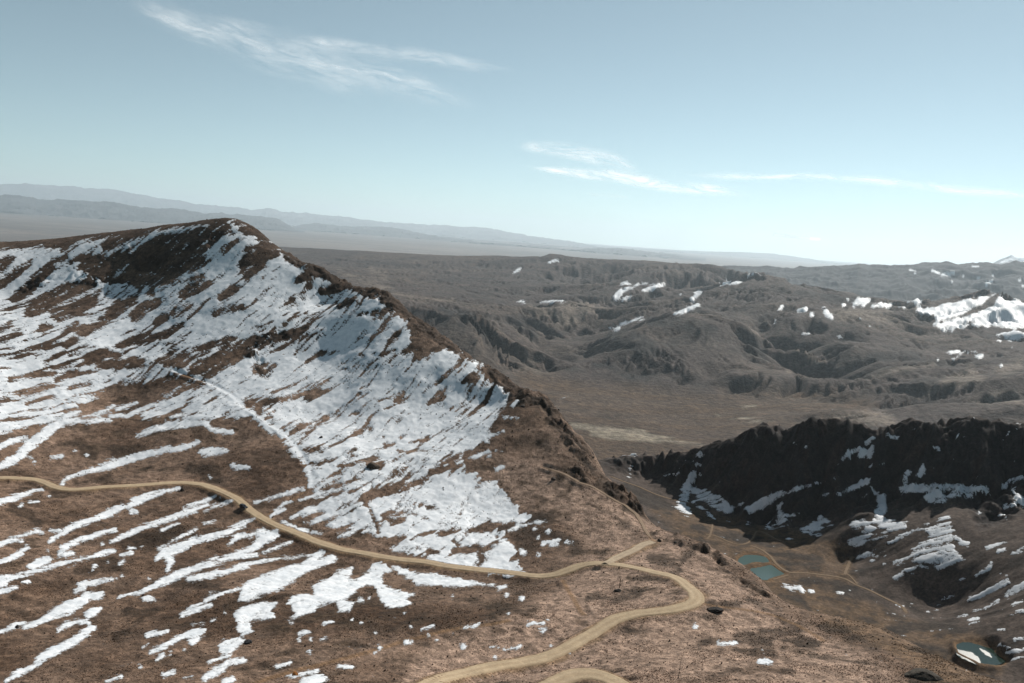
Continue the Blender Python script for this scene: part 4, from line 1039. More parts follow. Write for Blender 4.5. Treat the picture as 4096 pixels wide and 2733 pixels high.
strokes(S_M, 2996, 800, "1950 1060 18; 2050 1050 18; 2156 1060 22 | 1940 1105 7; 2156 1080 7 | 590 860 12; 610 900 20; 650 925 12 | 980 840 11; 1040 820 22; 1110 830 11; 1070 790 9 | 820 830 18; 870 790 22; 930 790 22; 900 840 13 | 1240 800 18; 1340 790 22; 1340 815 9 | 1170 840 8; 1230 840 8 | 380 870 9; 440 860 14 | 490 900 12 | 230 870 12; 260 840 11 | 200 950 12 | 740 830 12 | 770 780 9 | 950 990 10 | 870 930 9 | 830 900 9 | 690 1075 5; 750 1075 5 | 1480 1250 8; 1540 1200 7; 1780 1190 5 | 1600 1250 11; 1660 1220 8 | 1780 1230 14; 1830 1215 8 | 1720 1220 7 | 1980 1300 8; 1990 1240 5 | 420 1050 6; 480 1045 6 | 2060 1160 6")
SN_M = Field(-30)
strokes(SN_M, 2996, 800, "1480 800 18; 1600 775 26; 1780 758 18 | 1950 745 18; 1900 800 28; 1820 850 22; 1740 880 18; 1660 920 12 | 1500 960 6; 1700 900 6 | 1540 1000 5; 1760 960 5")
strokes(D_M, 2000, 800, "880 1080 60; 1000 1080 80; 1120 1140 90; 1200 1180 60 | 1180 960 40; 1350 960 50; 1500 980 50; 1680 1000 30 | 60 920 40; 180 980 50; 260 1060 40 | 740 1300 30; 900 1310 30 | 980 1390 16; 1150 1400 16 | 880 660 30 | 1990 1080 20; 2060 1200 40")
strokes(D_M, 1000, 800, "1500 850 30; 1700 900 40; 1850 1040 40 | 1350 880 40; 1550 960 50; 1700 1020 40")
strokes(D_M, 2996, 800, "600 770 30; 760 790 30; 900 760 24 | 900 1230 40; 1080 1230 40; 1300 1240 40 | 60 1140 24; 130 1250 20 | 450 1220 24; 560 1290 24 | 2000 1380 20; 2156 1340 20 | 1100 1500 16; 1300 1420 14")
polys(L_M, 2000, 800, "210 820 330 860 400 830 480 810 700 805 830 850 720 880 690 920 610 970 500 990 440 940 380 900 300 900")
polys(L_M, 2996, 800, "640 870 860 850 1100 870 1190 960 1040 985 900 960 700 940 | 1400 1520 1560 1400 1750 1300 1870 1380 1800 1450 1600 1500 | 1880 1320 2000 1280 2156 1230 2156 1330 2000 1370 | 1700 1560 1900 1500 2156 1480 2156 1600 1800 1620")
strokes(L_M, 1000, 800, "950 550 14; 1000 580 12; 1060 600 10 | 700 560 10; 900 640 12; 1300 780 12; 1600 790 8")
strokes(L_M, 2000, 800, "30 1080 8; 150 1190 10; 260 1290 12; 300 1360 12 | 100 1290 10; 200 1340 10")
strokes(L_M, 2996, 800, "0 1020 6; 300 1140 8; 550 1250 8; 860 1400 6 | 280 1370 6; 360 1300 7; 440 1380 5 | 940 1400 10; 1200 1320 8; 1440 1300 10")
polys(T_M, 2000, 1500, "560 380 700 395 900 410 1060 405 1130 410 1200 450 1300 480 1500 510 1660 545 1640 560 1450 545 1200 535 1000 525 860 525 700 505 560 470 680 465 680 440 560 430")
strokes(T_M, 2000, 1500, "1700 330 8; 1900 340 10; 2150 365 8 | 1820 430 5; 1940 475 5 | 1900 260 6; 2000 240 8 | 1800 285 5; 1870 290 5")
polys(L_M, 2996, 1550, "620 240 760 200 900 160 1040 165 1100 190 1150 220 1200 270 1280 265 1380 285 1200 320 1160 345 960 300 800 255")
G_M = Field(-80)
G_M.polygon(vp(nums("1200 870 1350 890 1600 915 1900 905 2000 930 1900 1000 1650 1100 1350 1100 1280 960", 2)), margin=80)
na = fbm(x / 700, y / 700, 4, 340); nb = fbm(x / 170, y / 170, 5, 350, gain=0.6)
C = np.zeros(x.shape + (3,)) + np.array((0.090, 0.069, 0.060))
C = mixc(C, (0.125, 0.096, 0.077), sstep(-0.2, 0.5, na + nb * 0.5))
C = mixc(C, (0.050, 0.043, 0.038), sstep(0.0, 0.5, nb - na * 0.4) * 0.8)
C = mixc(C, (0.125, 0.080, 0.049), sstep(-60, 20, G_M.get(TM.U, TM.V, -80) + 20 * nb) * (0.55 + 0.4 * sstep(-0.3, 0.3, fbm(x / 500, y / 90, 4, 355))))
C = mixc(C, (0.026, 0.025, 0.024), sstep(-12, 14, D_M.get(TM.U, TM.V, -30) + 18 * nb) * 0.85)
C = mixc(C, (0.27, 0.22, 0.175), sstep(-14, 16, L_M.get(TM.U, TM.V, -30) + 22 * nb) * 0.75)
C = mixc(C, (0.38, 0.325, 0.245), sstep(0, 14, T_M.get(TM.U, TM.V, -30) + 14 * nb + 26 * fbm(x / 260, y / 50, 4, 357)) * 0.8)
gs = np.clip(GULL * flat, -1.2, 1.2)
C = mixc(C, (0.040, 0.034, 0.031), sstep(0.1, 0.9, -gs) * 0.6)                # darker tone along the gullies
C = mixc(C, (0.17, 0.135, 0.112), sstep(0.35, 1.1, gs) * 0.5 * sstep(-0.3, 0.4, na + nb))       # paler tone along the spurs
C *= 0.62
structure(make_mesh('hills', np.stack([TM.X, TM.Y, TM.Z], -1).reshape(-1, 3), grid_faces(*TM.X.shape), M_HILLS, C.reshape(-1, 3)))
nst = fbm((x * 0.45 + y * 0.9) / 500, (-x * 0.9 + y * 0.45) / 42, 4, 360, gain=0.6)
ms = np.minimum(np.minimum(S_M.get(TM.U, TM.V), 13) + 4 * nb + 14 * nst - 0.5, -SN_M.get(TM.U, TM.V, -30) + 8 * nst)
ms = np.where(TM.hidden, -14, ms)
hm = np.clip(ms * TM.R / FPX * 0.3, -4, 4) + 2
qmax = np.maximum(np.maximum(hm[:-1, :-1], hm[1:, :-1]), np.maximum(hm[:-1, 1:], hm[1:, 1:]))
o = make_mesh('hill_snow', np.stack([TM.X, TM.Y, TM.Z + hm], -1).reshape(-1, 3), grid_faces(*TM.X.shape, keep=qmax > -3), snow_material('far_snow', 0.012), extra={'cover': ms.ravel()})
o['kind'] = 'stuff'


# ------------------------------------------------------------------ far plain and mountain ranges
def range_mesh(name, prof, front, back, zf, zb, rough, colr, seed, mat=M_FAR, snow=None, nth=640):
    """a mountain range: crest line read off the photograph at its own distance, with slopes to both sides"""
    cr = vr(prof)
    th = np.arctan2(cr[:, 0], cr[:, 1]); r = np.hypot(cr[:, 0], cr[:, 1])
    o = np.argsort(th); th, r, z = th[o], r[o], cr[o, 2]
    tt = np.linspace(th[0], th[-1], nth)
    rc = np.interp(tt, th, r); zc = np.interp(tt, th, z)
    s = np.concatenate([np.linspace(-1, 0, 34 if snow is None else 110), np.linspace(0, 1, 14)[1:]])
    RR = rc[:, None] + np.where(s < 0, s * front, s * back)[None]
    k = np.abs(s)[None]
    zend = np.where(s < 0, zf, zb)[None]
    prof_ = (1 - k) ** 1.25
    ends = sstep(0, 0.1, (tt - tt[0]) / (tt[-1] - tt[0])) * sstep(0, 0.1, (tt[-1] - tt) / (tt[-1] - tt[0]))
    Z = zend + (zc[:, None] - zend) * prof_ * np.clip(ends, 0.0, 1)[:, None]
    X, Y = RR * np.sin(tt)[:, None], RR * np.cos(tt)[:, None]
    q = rough
    wv = fbm(X / (q * 30), Y / (q * 30), 2, seed + 5)
    Z += ((fbm(X / (q * 5.5) + wv, Y / (q * 5.5) + wv, 5, seed, ridged=True, gain=0.55) - 0.1) * q) * (0.5 + 0.5 * np.sin(np.pi * np.clip(k, 0, 1))) * ends[:, None]
    C = np.zeros(X.shape + (3,)) + np.array(colr)
    C *= (0.8 + 0.4 * fbm(X / (q * 8), Y / (q * 8), 4, seed + 9))[..., None]
    if snow is not None:
        U, V = project(X, Y, Z)
        m = sstep(-2, 3, snow.get(U, V) + 4 * fbm(X / (q * 2), Y / (q * 2), 4, seed + 12))
        C = mixc(C, (0.8, 0.82, 0.84), m)
    return structure(make_mesh(name, np.stack([X, Y, Z], -1).reshape(-1, 3), grid_faces(*X.shape), mat, C.reshape(-1, 3)))


# plain
TP = Terrain(-50, 50, 260, np.geomspace(11000, 165000, 220))
TP.Z = np.interp(TP.R, [11000, 16000, 24000, 45000, 80000, 165000], [-1250, -1150, -980, -860, -790, -800]) + fbm(TP.X / 3000, TP.Y / 1200, 4, 400) * 22
n = fbm(TP.X / 4000, TP.Y / 1500, 5, 410)
C = np.zeros(TP.X.shape + (3,)) + np.array((0.105, 0.088, 0.078))
C = mixc(C, (0.15, 0.122, 0.105), sstep(-0.2, 0.4, n)); C = mixc(C, (0.09, 0.08, 0.07), sstep(0.15, 0.5, -n) * 0.7)
structure(make_mesh('plain', np.stack([TP.X, TP.Y, TP.Z], -1).reshape(-1, 3), grid_faces(*TP.X.shape), M_FAR, C.reshape(-1, 3)))
BLUE = Field()
strokes(BLUE, 2996, 800, "1260 550 8; 1310 555 8 | 1300 575 8 | 1440 555 11; 1490 575 8 | 1510 590 11; 1600 575 14 | 1750 525 6; 1800 520 6 | 1680 600 7 | 1790 615 11; 1830 615 7 | 1860 655 9; 1910 630 12 | 1910 595 10 | 2120 630 9 | 2145 675 9 | 1590 640 6")
range_mesh('mountain_range', "1500 612 21000; 1600 610 21500; 1700 612 22000; 1800 613 22000; 1900 609 22000; 1945 608 22000; 1972 602 22000; 1995 609 22000; 2060 610 22000; 2110 608 22000; 2140 605 22000; 2170 603 22000; 2200 606 22000; 2240 607 22000; 2265 604 22000; 2300 609 22000; 2325 602 22000; 2350 607 22000; 2450 598 22000; 2600 610 22000", 7500, 5000, -900, -900, 190, (0.032, 0.032, 0.034), 500, snow=BLUE)
WHITE = Field()
strokes(WHITE, 2996, 800, "1980 490 8; 2060 455 20; 2156 490 30")
range_mesh('mountain_range', "2230 618 45000; 2280 604 45000; 2310 592 45000; 2320 588 45000; 2335 594 45000; 2350 592 45000; 2400 580 45000; 2500 600 45000", 6000, 6000, -700, -700, 220, (0.3, 0.3, 0.31), 520, snow=WHITE)
range_mesh('mountain_range', "1380 583 114000; 1450 572 114000; 1520 574 114000; 1600 577 114000; 1700 579 114000; 1780 583 114000; 1850 593 114000; 1920 606 114000; 1990 615 114000", 12000, 12000, -760, -760, 180, (0.06, 0.06, 0.062), 540)
range_mesh('mountain_range', "640 503 76800; 800 520 75200; 900 522 73600; 1010 545 72000; 1100 560 70400; 1300 575 67200; 1420 570 64000; 1500 582 64000; 1620 594 64000", 10000, 9000, -800, -800, 230, (0.06, 0.06, 0.062), 560)
range_mesh('mountain_range', "-200 405 126000; -80 415 126000; 0 421 126000; 60 422 124250; 130 427 124250; 200 431 122500; 260 436 122500; 310 446 120750; 380 456 120750; 450 468 119000; 520 476 119000; 580 480 117250; 612 478 117250; 660 486 115500; 720 491 115500; 800 499 113750; 880 510 112000; 960 515 112000; 1060 520 110250; 1120 524 108500; 1190 536 108500; 1240 546 106750; 1290 552 106750; 1340 561 105000; 1400 576 105000; 1440 584 105000", 16000, 14000, -760, -760, 400, (0.10, 0.10, 0.105), 580, nth=1000)
range_mesh('mountain_range', "-200 440 65988; -60 442 65988; 0 448 65988; 50 451 65988; 90 458 65988; 140 459 65988; 200 462 64584; 260 464 64584; 300 472 64584; 360 476 64584; 420 482 64584; 500 490 64584; 600 498 64584; 700 508 64584", 8000, 8000, -800, -800, 280, (0.06, 0.06, 0.064), 600, nth=500)

# ------------------------------------------------------------------ air
lo, hi = -1450.0, 2750.0
X0, X1, Y0, Y1 = -180000.0, 180000.0, -4000.0, 170000.0
hv_ = [(X0, Y0, lo), (X1, Y0, lo), (X1, Y1, lo), (X0, Y1, lo), (X0, Y0, hi), (X1, Y0, hi), (X1, Y1, hi), (X0, Y1, hi)]
hf = [(0, 3, 2, 1), (4, 5, 6, 7), (0, 1, 5, 4), (1, 2, 6, 5), (2, 3, 7, 6), (3, 0, 4, 7)]
mh = bpy.data.materials.new('air'); mh.use_nodes = True
t = mh.node_tree; t.nodes.remove(t.nodes['Principled BSDF'])
pv = node(t, 'ShaderNodeVolumePrincipled')
pv.inputs['Color'].default_value = (0.78, 0.91, 1.0, 1)
pv.inputs['Density'].default_value = 1.12e-5
pv.inputs['Anisotropy'].default_value = 0.35
t.links.new(pv.outputs[0], t.nodes['Material Output'].inputs['Volume'])
hz = make_mesh('haze', hv_, np.array(hf), mh, smooth=False)
hz['kind'] = 'stuff'

# ------------------------------------------------------------------ grass tufts and stones on the near slope
gx_, gy_ = np.gradient(TN.Z)
vis = TN.inside & ~TN.hidden & (TN.R > 185) & (TN.R < 1060)
bare = vis & (m_snow < -1.5) & (DR > 3.2) & (DP > 1.3)


def sprinkle(name, mask, n, lo_, hi_, hk, colf, seed, wt=None, sides=4):
    r_ = np.random.RandomState(seed)
    ii, jj = np.nonzero(mask)
    if wt is None:
        k = r_.choice(len(ii), n)
    else:
        q = wt[ii, jj] + 1e-4; k = r_.choice(len(ii), n, p=q / q.sum())
    ii, jj = ii[k], jj[k]
    px = TN.X[ii, jj] + r_.uniform(-.5, .5, n); py = TN.Y[ii, jj] + r_.uniform(-.5, .5, n)
    pz = TN.sample(TN.Z, px, py)
    w = (lo_ + (hi_ - lo_) * r_.rand(n) ** 3.5) * (np.hypot(px, py) / 320) ** 0.5
    h = w * hk * r_.uniform(0.6, 1.4, n)
    a0 = r_.uniform(0, 6.28, n)
    ring = []
    for q in range(sides):
        a = a0 + q * 2 * np.pi / sides + r_.uniform(-.3, .3, n); rad = w * 0.5 * r_.uniform(0.7, 1.25, n)
        ring.append(np.stack([px + rad * np.cos(a), py + rad * np.sin(a), pz - 0.12], 1))
    tops = []
    for q in range(sides):
        a = a0 + q * 2 * np.pi / sides + r_.uniform(-.3, .3, n) + .3; rad = w * 0.34 * r_.uniform(0.5, 1.3, n)
        tops.append(np.stack([px + rad * np.cos(a), py + rad * np.sin(a), pz + h * r_.uniform(.6, 1.1, n)], 1))
    V = np.stack(ring + tops, 1).reshape(-1, 3)
    base_ = (np.arange(n) * 2 * sides)[:, None]
    F = []
    for q in range(sides):
        q2 = (q + 1) % sides
        F.append(base_ + np.array([[q, q2, sides + q2, sides + q]]))
    F.append(base_ + np.array([[sides, sides + 1, sides + 2, sides + 3]]))
    F = np.concatenate(F, 0)
    c = colf(ii, jj, r_)
    cc = np.repeat(c, 2 * sides, 0)
    o = make_mesh(name, V, F, M_TUFT if 'grass' in name else M_ROCK, cc, smooth=False)
    o['kind'] = 'stuff'
    return o


sprinkle('grass_tufts', bare & (rockm < 0.5), 60000, 0.22, 0.62, 0.45, lambda i, j, r_: CN[i, j] * r_.uniform(0.75, 1.6, (len(i), 1)), 5, clump ** 1.5)
sprinkle('stones', bare, 3200, 0.2, 0.9, 0.6, lambda i, j, r_: (CN[i, j] * 0.4 + np.array((0.03, 0.024, 0.02))) * r_.uniform(0.5, 1.7, (len(i), 1)), 6, (1 - clump) ** 4 + 1.5 * rockm)
face = vis & (m_snow > 1) & (TN.R > 380)
sprinkle('stones_in_snow', face & (n_band < 0.25), 3000, 0.2, 0.7, 0.8, lambda i, j, r_: np.array((0.07, 0.056, 0.046))[None] * r_.uniform(0.6, 1.4, (len(i), 1)), 8)

# ------------------------------------------------------------------ boulders, one by one
import bmesh


def rock_mesh(seed, flat=0.75, sub=2):
    bm = bmesh.new(); bmesh.ops.create_icosphere(bm, subdivisions=sub, radius=0.5)
    r_ = np.random.RandomState(seed)
    planes = r_.normal(size=(9, 3)); planes /= np.linalg.norm(planes, axis=1)[:, None]; cut = r_.uniform(0.27, 0.45, 9)
    for v in bm.verts:
        p = np.array(v.co)
        for n_, c_ in zip(planes, cut):
            d = p @ n_
            if d > c_: p = p - n_ * (d - c_) * 0.9
        p *= 1 + r_.uniform(-.05, .05)
        v.co = (p[0] * 1.1, p[1], p[2] * flat + 0.14)
    me = bpy.data.meshes.new('boulder'); bm.to_mesh(me); bm.free()
    at = me.attributes.new('Col', 'FLOAT_COLOR', 'POINT')
    b = r_.uniform(0.6, 1.2)
    at.data.foreach_set('color', np.tile(np.array([0.062 * b, 0.049 * b, 0.041 * b, 1], np.float32), len(me.vertices)))
    me.materials.append(M_ROCK)
    return me


ROCKS = [rock_mesh(40 + k, 0.6 + 0.07 * k) for k in range(6)]
rb = np.random.RandomState(3)
ii, jj = np.nonzero(vis & (TN.X < 110) & (rockm > 0.35) & (m_snow < 0) & (DR > 5) & (DP > 3) & (TN.X > -120))
for k in rb.choice(len(ii), 60, replace=False):
    i, j = ii[k], jj[k]
    o = bpy.data.objects.new('boulder', ROCKS[rb.randint(6)]); col.objects.link(o)
    sz = 0.9 + 2.0 * rb.rand() ** 2
    o.location = (TN.X[i, j], TN.Y[i, j], TN.Z[i, j] - 0.12 * sz); o.scale = (sz * rb.uniform(.8, 1.3), sz * 1.1, sz * rb.uniform(.5, .9))
    o.rotation_euler = (rb.uniform(-.25, .25), rb.uniform(-.25, .25), rb.uniform(0, 6.28))
    tag(o, 'dark angular boulder lying among the rocks along the bare ridge', 'boulder', 'boulders along the ridge')


def place(u, v, rmin=150):
    return TN.cast(np.array([float(u)]), np.array([float(v)]), rmin)[0]


def single_rock(name, u, v, size, seed, label, cat='rock', colr=None, flat=0.75, stretch=(1, 1, 1), tilt=(0, 0, 0)):
    me = rock_mesh(seed, flat, 3); me.name = name
    if colr is not None:
        me.attributes['Col'].data.foreach_set('color', np.tile(np.array([*colr, 1], np.float32), len(me.vertices)))
    o = bpy.data.objects.new(name, me); col.objects.link(o)
    p = place(u, v); o.location = (p[0], p[1], p[2] - 0.08 * size)
    o.scale = (size * stretch[0], size * stretch[1], size * stretch[2]); o.rotation_euler = tilt
    return tag(o, label, cat)


single_rock('round_boulder', 992, 2574, 2.2, 71, 'dark round boulder beside a rounded snow patch in the foreground', 'boulder', (0.04, 0.04, 0.042), 0.95)
single_rock('standing_stone', 66, 2512, 1.3, 72, 'small dark standing stone on a thin snow strip at the left edge', 'stone', (0.04, 0.036, 0.034), 1.5)
single_rock('orange_rock', 1180, 2702, 1.5, 73, 'small orange pointed rock near the bottom edge beside ribbed snow', 'rock', (0.36, 0.15, 0.045), 1.3)
single_rock('big_boulder', 2862, 2446, 3.6, 74, 'large black boulder below the hairpin bend of the road', 'boulder', (0.035, 0.03, 0.027), 0.8, (1.4, 1, 1))
single_rock('rock_outcrop', 3698, 2708, 7.0, 75, 'low dark rock outcrop on the grass near the bottom right', 'outcrop', (0.05, 0.042, 0.033), 0.5, (1.4, .9, .8))
single_rock('gully_boulder', 1495, 1868, 5.2, 76, 'large dark boulder in the snow at the head of the gully', 'boulder', (0.055, 0.042, 0.033), 0.9, (1.3, 1, 1))
single_rock('snow_bound_rock', 1284, 1752, 2.0, 77, 'small rock sticking out of smooth snow with a blue shadow', 'rock', (0.07, 0.05, 0.036), 1.2)
single_rock('thorny_rock', 2214, 1918, 2.6, 78, 'dark spiky rock alone on the pinkish slope under the ridge path', 'rock', (0.05, 0.04, 0.035), 1.2)
single_rock('path_stone', 2637, 2166, 1.7, 79, 'dark upright stone at the end of the grey side track', 'stone', (0.045, 0.038, 0.034), 1.6)

# stone cairn on the outer edge of the road
def empty(name, loc, rz=0.0):
    o = bpy.data.objects.new(name, None); col.objects.link(o); o.location = loc; o.rotation_euler = (0, 0, rz)
    o.empty_display_size = 0.5
    return o


p = place(729, 1962)
c_ = tag(empty('stone_cairn', p), 'pointed dark stone cairn on the outer edge of the dirt road', 'cairn')
rc_ = np.random.RandomState(12)
for lvl, (cnt, rad, zz, sz) in enumerate(((6, 0.75, 0.2, 1.0), (4, 0.5, 0.8, 0.9), (3, 0.3, 1.35, 0.75), (1, 0.0, 1.9, 0.8), (1, 0.02, 2.45, 0.5))):
    for q in range(cnt):
        o = bpy.data.objects.new('stone', ROCKS[rc_.randint(6)]); col.objects.link(o); o.parent = c_
        a = q * 6.283 / cnt + lvl * .6
        o.location = (rad * math.cos(a), rad * math.sin(a), zz - 0.14 * sz); o.scale = (sz, sz * .9, sz * (.85 if lvl < 3 else 1.2)); o.rotation_euler = (0, 0, rc_.uniform(0, 6))

# posts
M_WOOD = plain_material('weathered_wood', (0.13, 0.085, 0.055), 0.85, 0, 0.3, 6)
M_IRON = plain_material('dark_iron', (0.03, 0.028, 0.027), 0.6, 0.3, 0.2, 6)


def tube(name, pts_, rads, mat, parent=None, sides=8):
    P = np.array(pts_, float); V, F = [], []
    for q, (pp, r0) in enumerate(zip(P, rads)):
        d = P[min(q + 1, len(P) - 1)] - P[max(q - 1, 0)]; d /= np.linalg.norm(d)
        u = np.cross(d, (0.3, 1, 0.1)); u /= np.linalg.norm(u); w = np.cross(d, u)
        for k in range(sides):
            a = 2 * math.pi * k / sides; V.append(pp + r0 * (u * math.cos(a) + w * math.sin(a)))
    for q in range(len(P) - 1):
        for k in range(sides):
            k2 = (k + 1) % sides; F.append((q * sides + k, q * sides + k2, (q + 1) * sides + k2, (q + 1) * sides + k))
    return make_mesh(name, V, np.array(F), mat, smooth=True, parent=parent)


p = place(2478, 2352)
pst = tag(empty('wooden_post', p), 'brown wooden post standing behind a black boulder inside the road loop', 'post')
tube('shaft', [(0, 0, -.4), (0.02, 0, 1.5), (0.1, 0, 3.6)], [.16, .15, .11], M_WOOD, pst)
tube('cross_piece', [(-.55, 0, 2.7), (0.55, 0.02, 2.75)], [.07, .07], M_WOOD, pst)
single_rock('post_boulder', 2472, 2366, 3.0, 81, 'black boulder in front of the brown wooden post', 'boulder', (0.028, 0.025, 0.022), 0.7, (1.1, .8, .8))
p = place(2713, 2713)
pst = tag(empty('thin_pole', p), 'very thin dark leaning pole on the slope above the bottom edge', 'pole')
tube('pole', [(0, 0, -.3), (0.15, 0, 3), (0.3, 0, 5.8)], [.05, .045, .03], M_IRON, pst)
tube('foot', [(0, 0, -.2), (0, 0, .25)], [.12, .1], M_IRON, pst)

# vehicle pulled over at the bend of the road
M_PAINT = plain_material('dark_paint', (0.02, 0.022, 0.026), 0.3, 0.2, 0.05)
M_GLASS = plain_material('tinted_glass', (0.015, 0.02, 0.025), 0.08)
M_TYRE = plain_material('tyre_rubber', (0.02, 0.02, 0.02), 0.9)
M_RIM = plain_material('grey_metal', (0.35, 0.35, 0.36), 0.4, 0.8)
M_LAMP = plain_material('lamp_glass', (0.6, 0.6, 0.55), 0.2)
M_RED = plain_material('red_lamp', (0.3, 0.02, 0.02), 0.3)


def extrude(name, prof, y0, y1, mat, parent, inset=0.0, bev=0.05):
    bm = bmesh.new(); n = len(prof)
    cx = sum(a for a, b in prof) / n
    A = [bm.verts.new((x_, y0, z_)) for x_, z_ in prof]; B = [bm.verts.new((x_, y1, z_)) for x_, z_ in prof]
    for q in range(n):
        bm.faces.new((A[q], A[(q + 1) % n], B[(q + 1) % n], B[q]))
    bm.faces.new(A[::-1]); bm.faces.new(B)
    if inset:
        for v in bm.verts:
            if v.co.z > 1.2: v.co.y *= 1 - inset
    bmesh.ops.recalc_face_normals(bm, faces=bm.faces)
    if bev: bmesh.ops.bevel(bm, geom=list(bm.edges), offset=bev, segments=2, affect='EDGES', profile=0.6)
    me = bpy.data.meshes.new(name); bm.to_mesh(me); bm.free(); me.materials.append(mat)
    o = bpy.data.objects.new(name, me); col.objects.link(o); o.parent = parent
    return o


p = place(974, 2034)
k = np.argmin(np.hypot(laid['main'][:, 0] - p[0], laid['main'][:, 1] - p[1]))
d = laid['main'][k + 2] - laid['main'][k - 2]; head = math.atan2(d[1], d[0])
gz = max(float(TN.sample(TN.Z, np.array(p[0]), np.array(p[1]))), laid['main'][k][2] + 0.1)
car = tag(empty('parked_car', (p[0], p[1], gz + 0.02), head + 0.25), 'small dark off road car stopped at the bend of the dirt road', 'car')
body = extrude('body', [(-2.2, .45), (2.2, .45), (2.25, .95), (1.1, 1.08), (-2.2, 1.1)], -.9, .9, M_PAINT, car)
extrude('cabin', [(-2.15, 1.06), (1.0, 1.06), (.45, 1.72), (-2.0, 1.76)], -.85, .85, M_PAINT, car, 0.14)
extrude('windscreen', [(.97, 1.14), (1.0, 1.14), (.53, 1.66), (.5, 1.66)], -.66, .66, M_GLASS, car, 0.08, 0)
extrude('rear_window', [(-2.18, 1.2), (-2.15, 1.2), (-2.06, 1.64), (-2.09, 1.64)], -.62, .62, M_GLASS, car, 0.08, 0)
for sgn in (-1, 1):
    for x0_, x1_ in ((-1.9, -1.05), (-.95, -.1), (0, .6)):
        extrude('side_window', [(x0_, 1.16), (x1_, 1.16), (x1_ - (.25 if x1_ > .5 else 0), 1.62), (x0_, 1.62)], sgn * .80, sgn * .845, M_GLASS, car, 0, 0)
    extrude('headlight', [(2.22, .72), (2.27, .72), (2.27, .88), (2.22, .88)], sgn * .5, sgn * .78, M_LAMP, car, 0, 0)
    extrude('tail_light', [(-2.24, .8), (-2.19, .8), (-2.19, 1.05), (-2.24, 1.05)], sgn * .62, sgn * .84, M_RED, car, 0, 0)
    for xw in (-1.4, 1.4):
        w_ = tube('wheel', [(xw, sgn * .66, .38), (xw, sgn * .92, .38)], [.38, .38], M_TYRE, car, 18)
        tube('tyre_wall', [(xw, sgn * .92, .38), (xw, sgn * .935, .38)], [.38, .24], M_TYRE, w_, 18)
        tube('rim', [(xw, sgn * .925, .38), (xw, sgn * .94, .38)], [.24, .02], M_RIM, w_, 14)

# ------------------------------------------------------------------ high thin clouds
mc = bpy.data.materials.new('cirrus'); mc.use_nodes = True
t = mc.node_tree; t.nodes.remove(t.nodes['Principled BSDF'])
at = node(t, 'ShaderNodeAttribute', attribute_name='cover')
tr = node(t, 'ShaderNodeBsdfTransparent'); tl = node(t, 'ShaderNodeBsdfTranslucent'); df = node(t, 'ShaderNodeBsdfDiffuse')
tl.inputs[0].default_value = (1, 1, 1, 1); df.inputs[0].default_value = (0.5, 0.5, 0.5, 1)
ad = node(t, 'ShaderNodeAddShader'); mxs = node(t, 'ShaderNodeMixShader')
t.links.new(tl.outputs[0], ad.inputs[0]); t.links.new(df.outputs[0], ad.inputs[1])
t.links.new(at.outputs['Fac'], mxs.inputs[0]); t.links.new(tr.outputs[0], mxs.inputs[1]); t.links.new(tl.outputs[0], mxs.inputs[2])
t.links.new(mxs.outputs[0], t.nodes['Material Output'].inputs['Surface'])


def cirrus(txt, label, alt, peak, seed, name='cirrus_cloud', fray=1.0, ns=420, nw=70):
    a = np.array(nums(txt, 3))
    tt = np.linspace(0, len(a) - 1, ns)
    c = np.stack([np.interp(tt, np.arange(len(a)), a[:, q]) for q in range(3)], 1)
    kk = np.ones(31) / 31
    for q in range(3):
        c[:, q] = np.convolve(np.concatenate([np.full(15, c[0, q]), c[:, q], np.full(15, c[-1, q])]), kk, 'valid')
    d_ = np.gradient(c[:, :2], axis=0); d_ /= np.hypot(d_[:, 0], d_[:, 1])[:, None]
    nrm = np.stack([-d_[:, 1], d_[:, 0]], 1)
    L = np.concatenate([[0], np.cumsum(np.hypot(*np.diff(c[:, :2], axis=0).T))])
    w = np.linspace(-1, 1, nw)
    U = (c[:, None, 0] + nrm[:, None, 0] * c[:, None, 2] * w[None] * 1.5) * VS
    V = (c[:, None, 1] + nrm[:, None, 1] * c[:, None, 2] * w[None] * 1.5) * VS
    P = at_level(U, V, alt)
    S, T = np.meshgrid(L, w, indexing='ij'); Wd = c[:, 2][:, None] * 1.5 * T
    wv = fbm(S / 120, Wd / 40, 3, seed) * 26
    st = fbm((S + wv) / 110, (Wd + wv * .6) / 7.0, 5, seed + 3, gain=0.62)
    st2 = fbm((S + wv) / 60, (Wd - S * .16 + wv) / 16, 4, seed + 8, gain=0.6)
    prof_ = np.exp(-(T * 1.5 + 0.35 * fbm(S / 90, S * 0, 2, seed + 12)) ** 2 * 1.6)
    endf = sstep(0, 0.16, S / L[-1]) * sstep(0, 0.2, 1 - S / L[-1])
    den = peak * prof_ * endf * np.clip(0.42 + fray * (0.75 * st + 0.5 * st2), 0, 1.1)
    den *= sstep(1.0, 0.7, np.abs(T))
    P[..., 2] += 60 * fbm(P[..., 0] / 900, P[..., 1] / 900, 3, seed + 20)
    o = make_mesh(name, P.reshape(-1, 3), grid_faces(ns, nw), mc, extra={'cover': np.clip(den, 0, .95).ravel()})
    return tag(o, label, 'cloud')


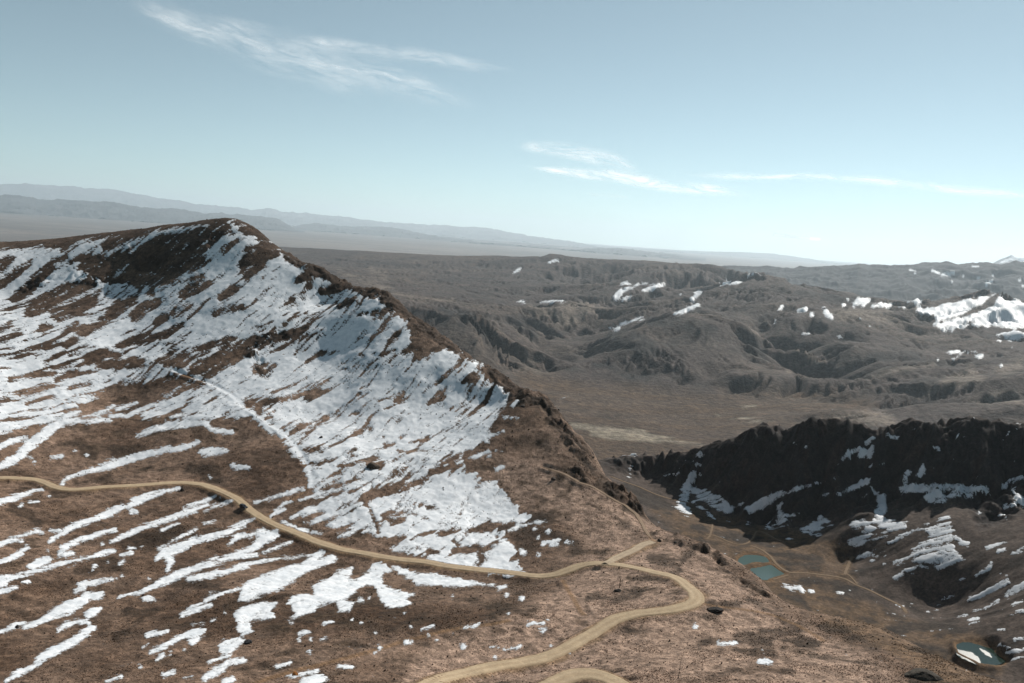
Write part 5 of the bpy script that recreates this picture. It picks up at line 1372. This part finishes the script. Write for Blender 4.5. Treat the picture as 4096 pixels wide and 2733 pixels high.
cirrus("270 -15 22; 330 15 24; 420 52 30; 520 85 38; 620 115 46; 720 143 50; 800 168 42; 880 186 34; 960 206 30; 1040 226 22; 1120 248 14", 'longest wispy white cirrus streak high in the upper left sky', 7000, 0.42, 700, fray=0.75)
cirrus("640 92 14; 760 104 16; 850 112 16; 940 127 18; 1030 141 16; 1120 154 12; 1200 163 8", 'faint short cirrus wisp just right of the longest streak', 7000, 0.36, 720)
cirrus("1180 335 10; 1260 340 14; 1330 348 18; 1400 368 18; 1450 384 12; 1480 392 8", 'small feathery cirrus tuft above the bright streak in mid sky', 6500, 0.7, 740)
cirrus("1200 383 5; 1280 391 8; 1340 400 11; 1420 404 15; 1500 420 15; 1580 431 13; 1660 441 10; 1740 450 6", 'bright narrow cirrus streak low in the middle of the sky', 6500, 1.15, 760)
cirrus("1560 400 6; 1700 405 8; 1820 405 8; 1920 407 9; 2040 420 10; 2160 432 10; 2300 446 9; 2450 462 9", 'very faint long cirrus line reaching the right edge', 6500, 0.6, 780)
cirrus("1340 447 4; 1380 450 6; 1420 452 4; 1450 454 3", 'tiny faint cirrus fleck under the bright streak', 6500, 0.3, 790, ns=120, nw=30)

a = np.array(nums("1772 538; 1800 541; 1830 545; 1858 548; 1886 550", 2))
cl_pts = at_level(a[:, 0] * VS, a[:, 1] * VS, 3400.0)
U_, W_ = 200, 40
uu, ww = np.meshgrid(np.linspace(0, 1, U_), np.linspace(-1, 1, W_), indexing='ij')
c0 = np.stack([np.interp(uu[:, 0], np.linspace(0, 1, 5), cl_pts[:, q]) for q in range(3)], 1)
V = np.repeat(c0[:, None], W_, 1)
V[..., 1] += ww * -420; V[..., 2] += ww * 430
V += (fbm(uu * 30, ww * 3, 4, 811) * 160)[..., None] * np.array((0.2, 0.8, 0.5))
top = 0.35 + 0.45 * np.abs(fbm(uu * 9, uu * 0, 4, 815)) + 0.2 * fbm(uu * 30, ww, 3, 817)
cv_ = sstep(0.25, -0.1, np.abs(ww) - top) * sstep(0, .06, uu) * sstep(1, .94, uu) * np.clip(0.95 + 0.5 * fbm(uu * 16, ww * 2, 4, 819), 0, 1)
tag(make_mesh('small_cloud', V.reshape(-1, 3), grid_faces(U_, W_), mc, extra={'cover': cv_.ravel()}), 'small low white cloud by itself above the right horizon', 'cloud')
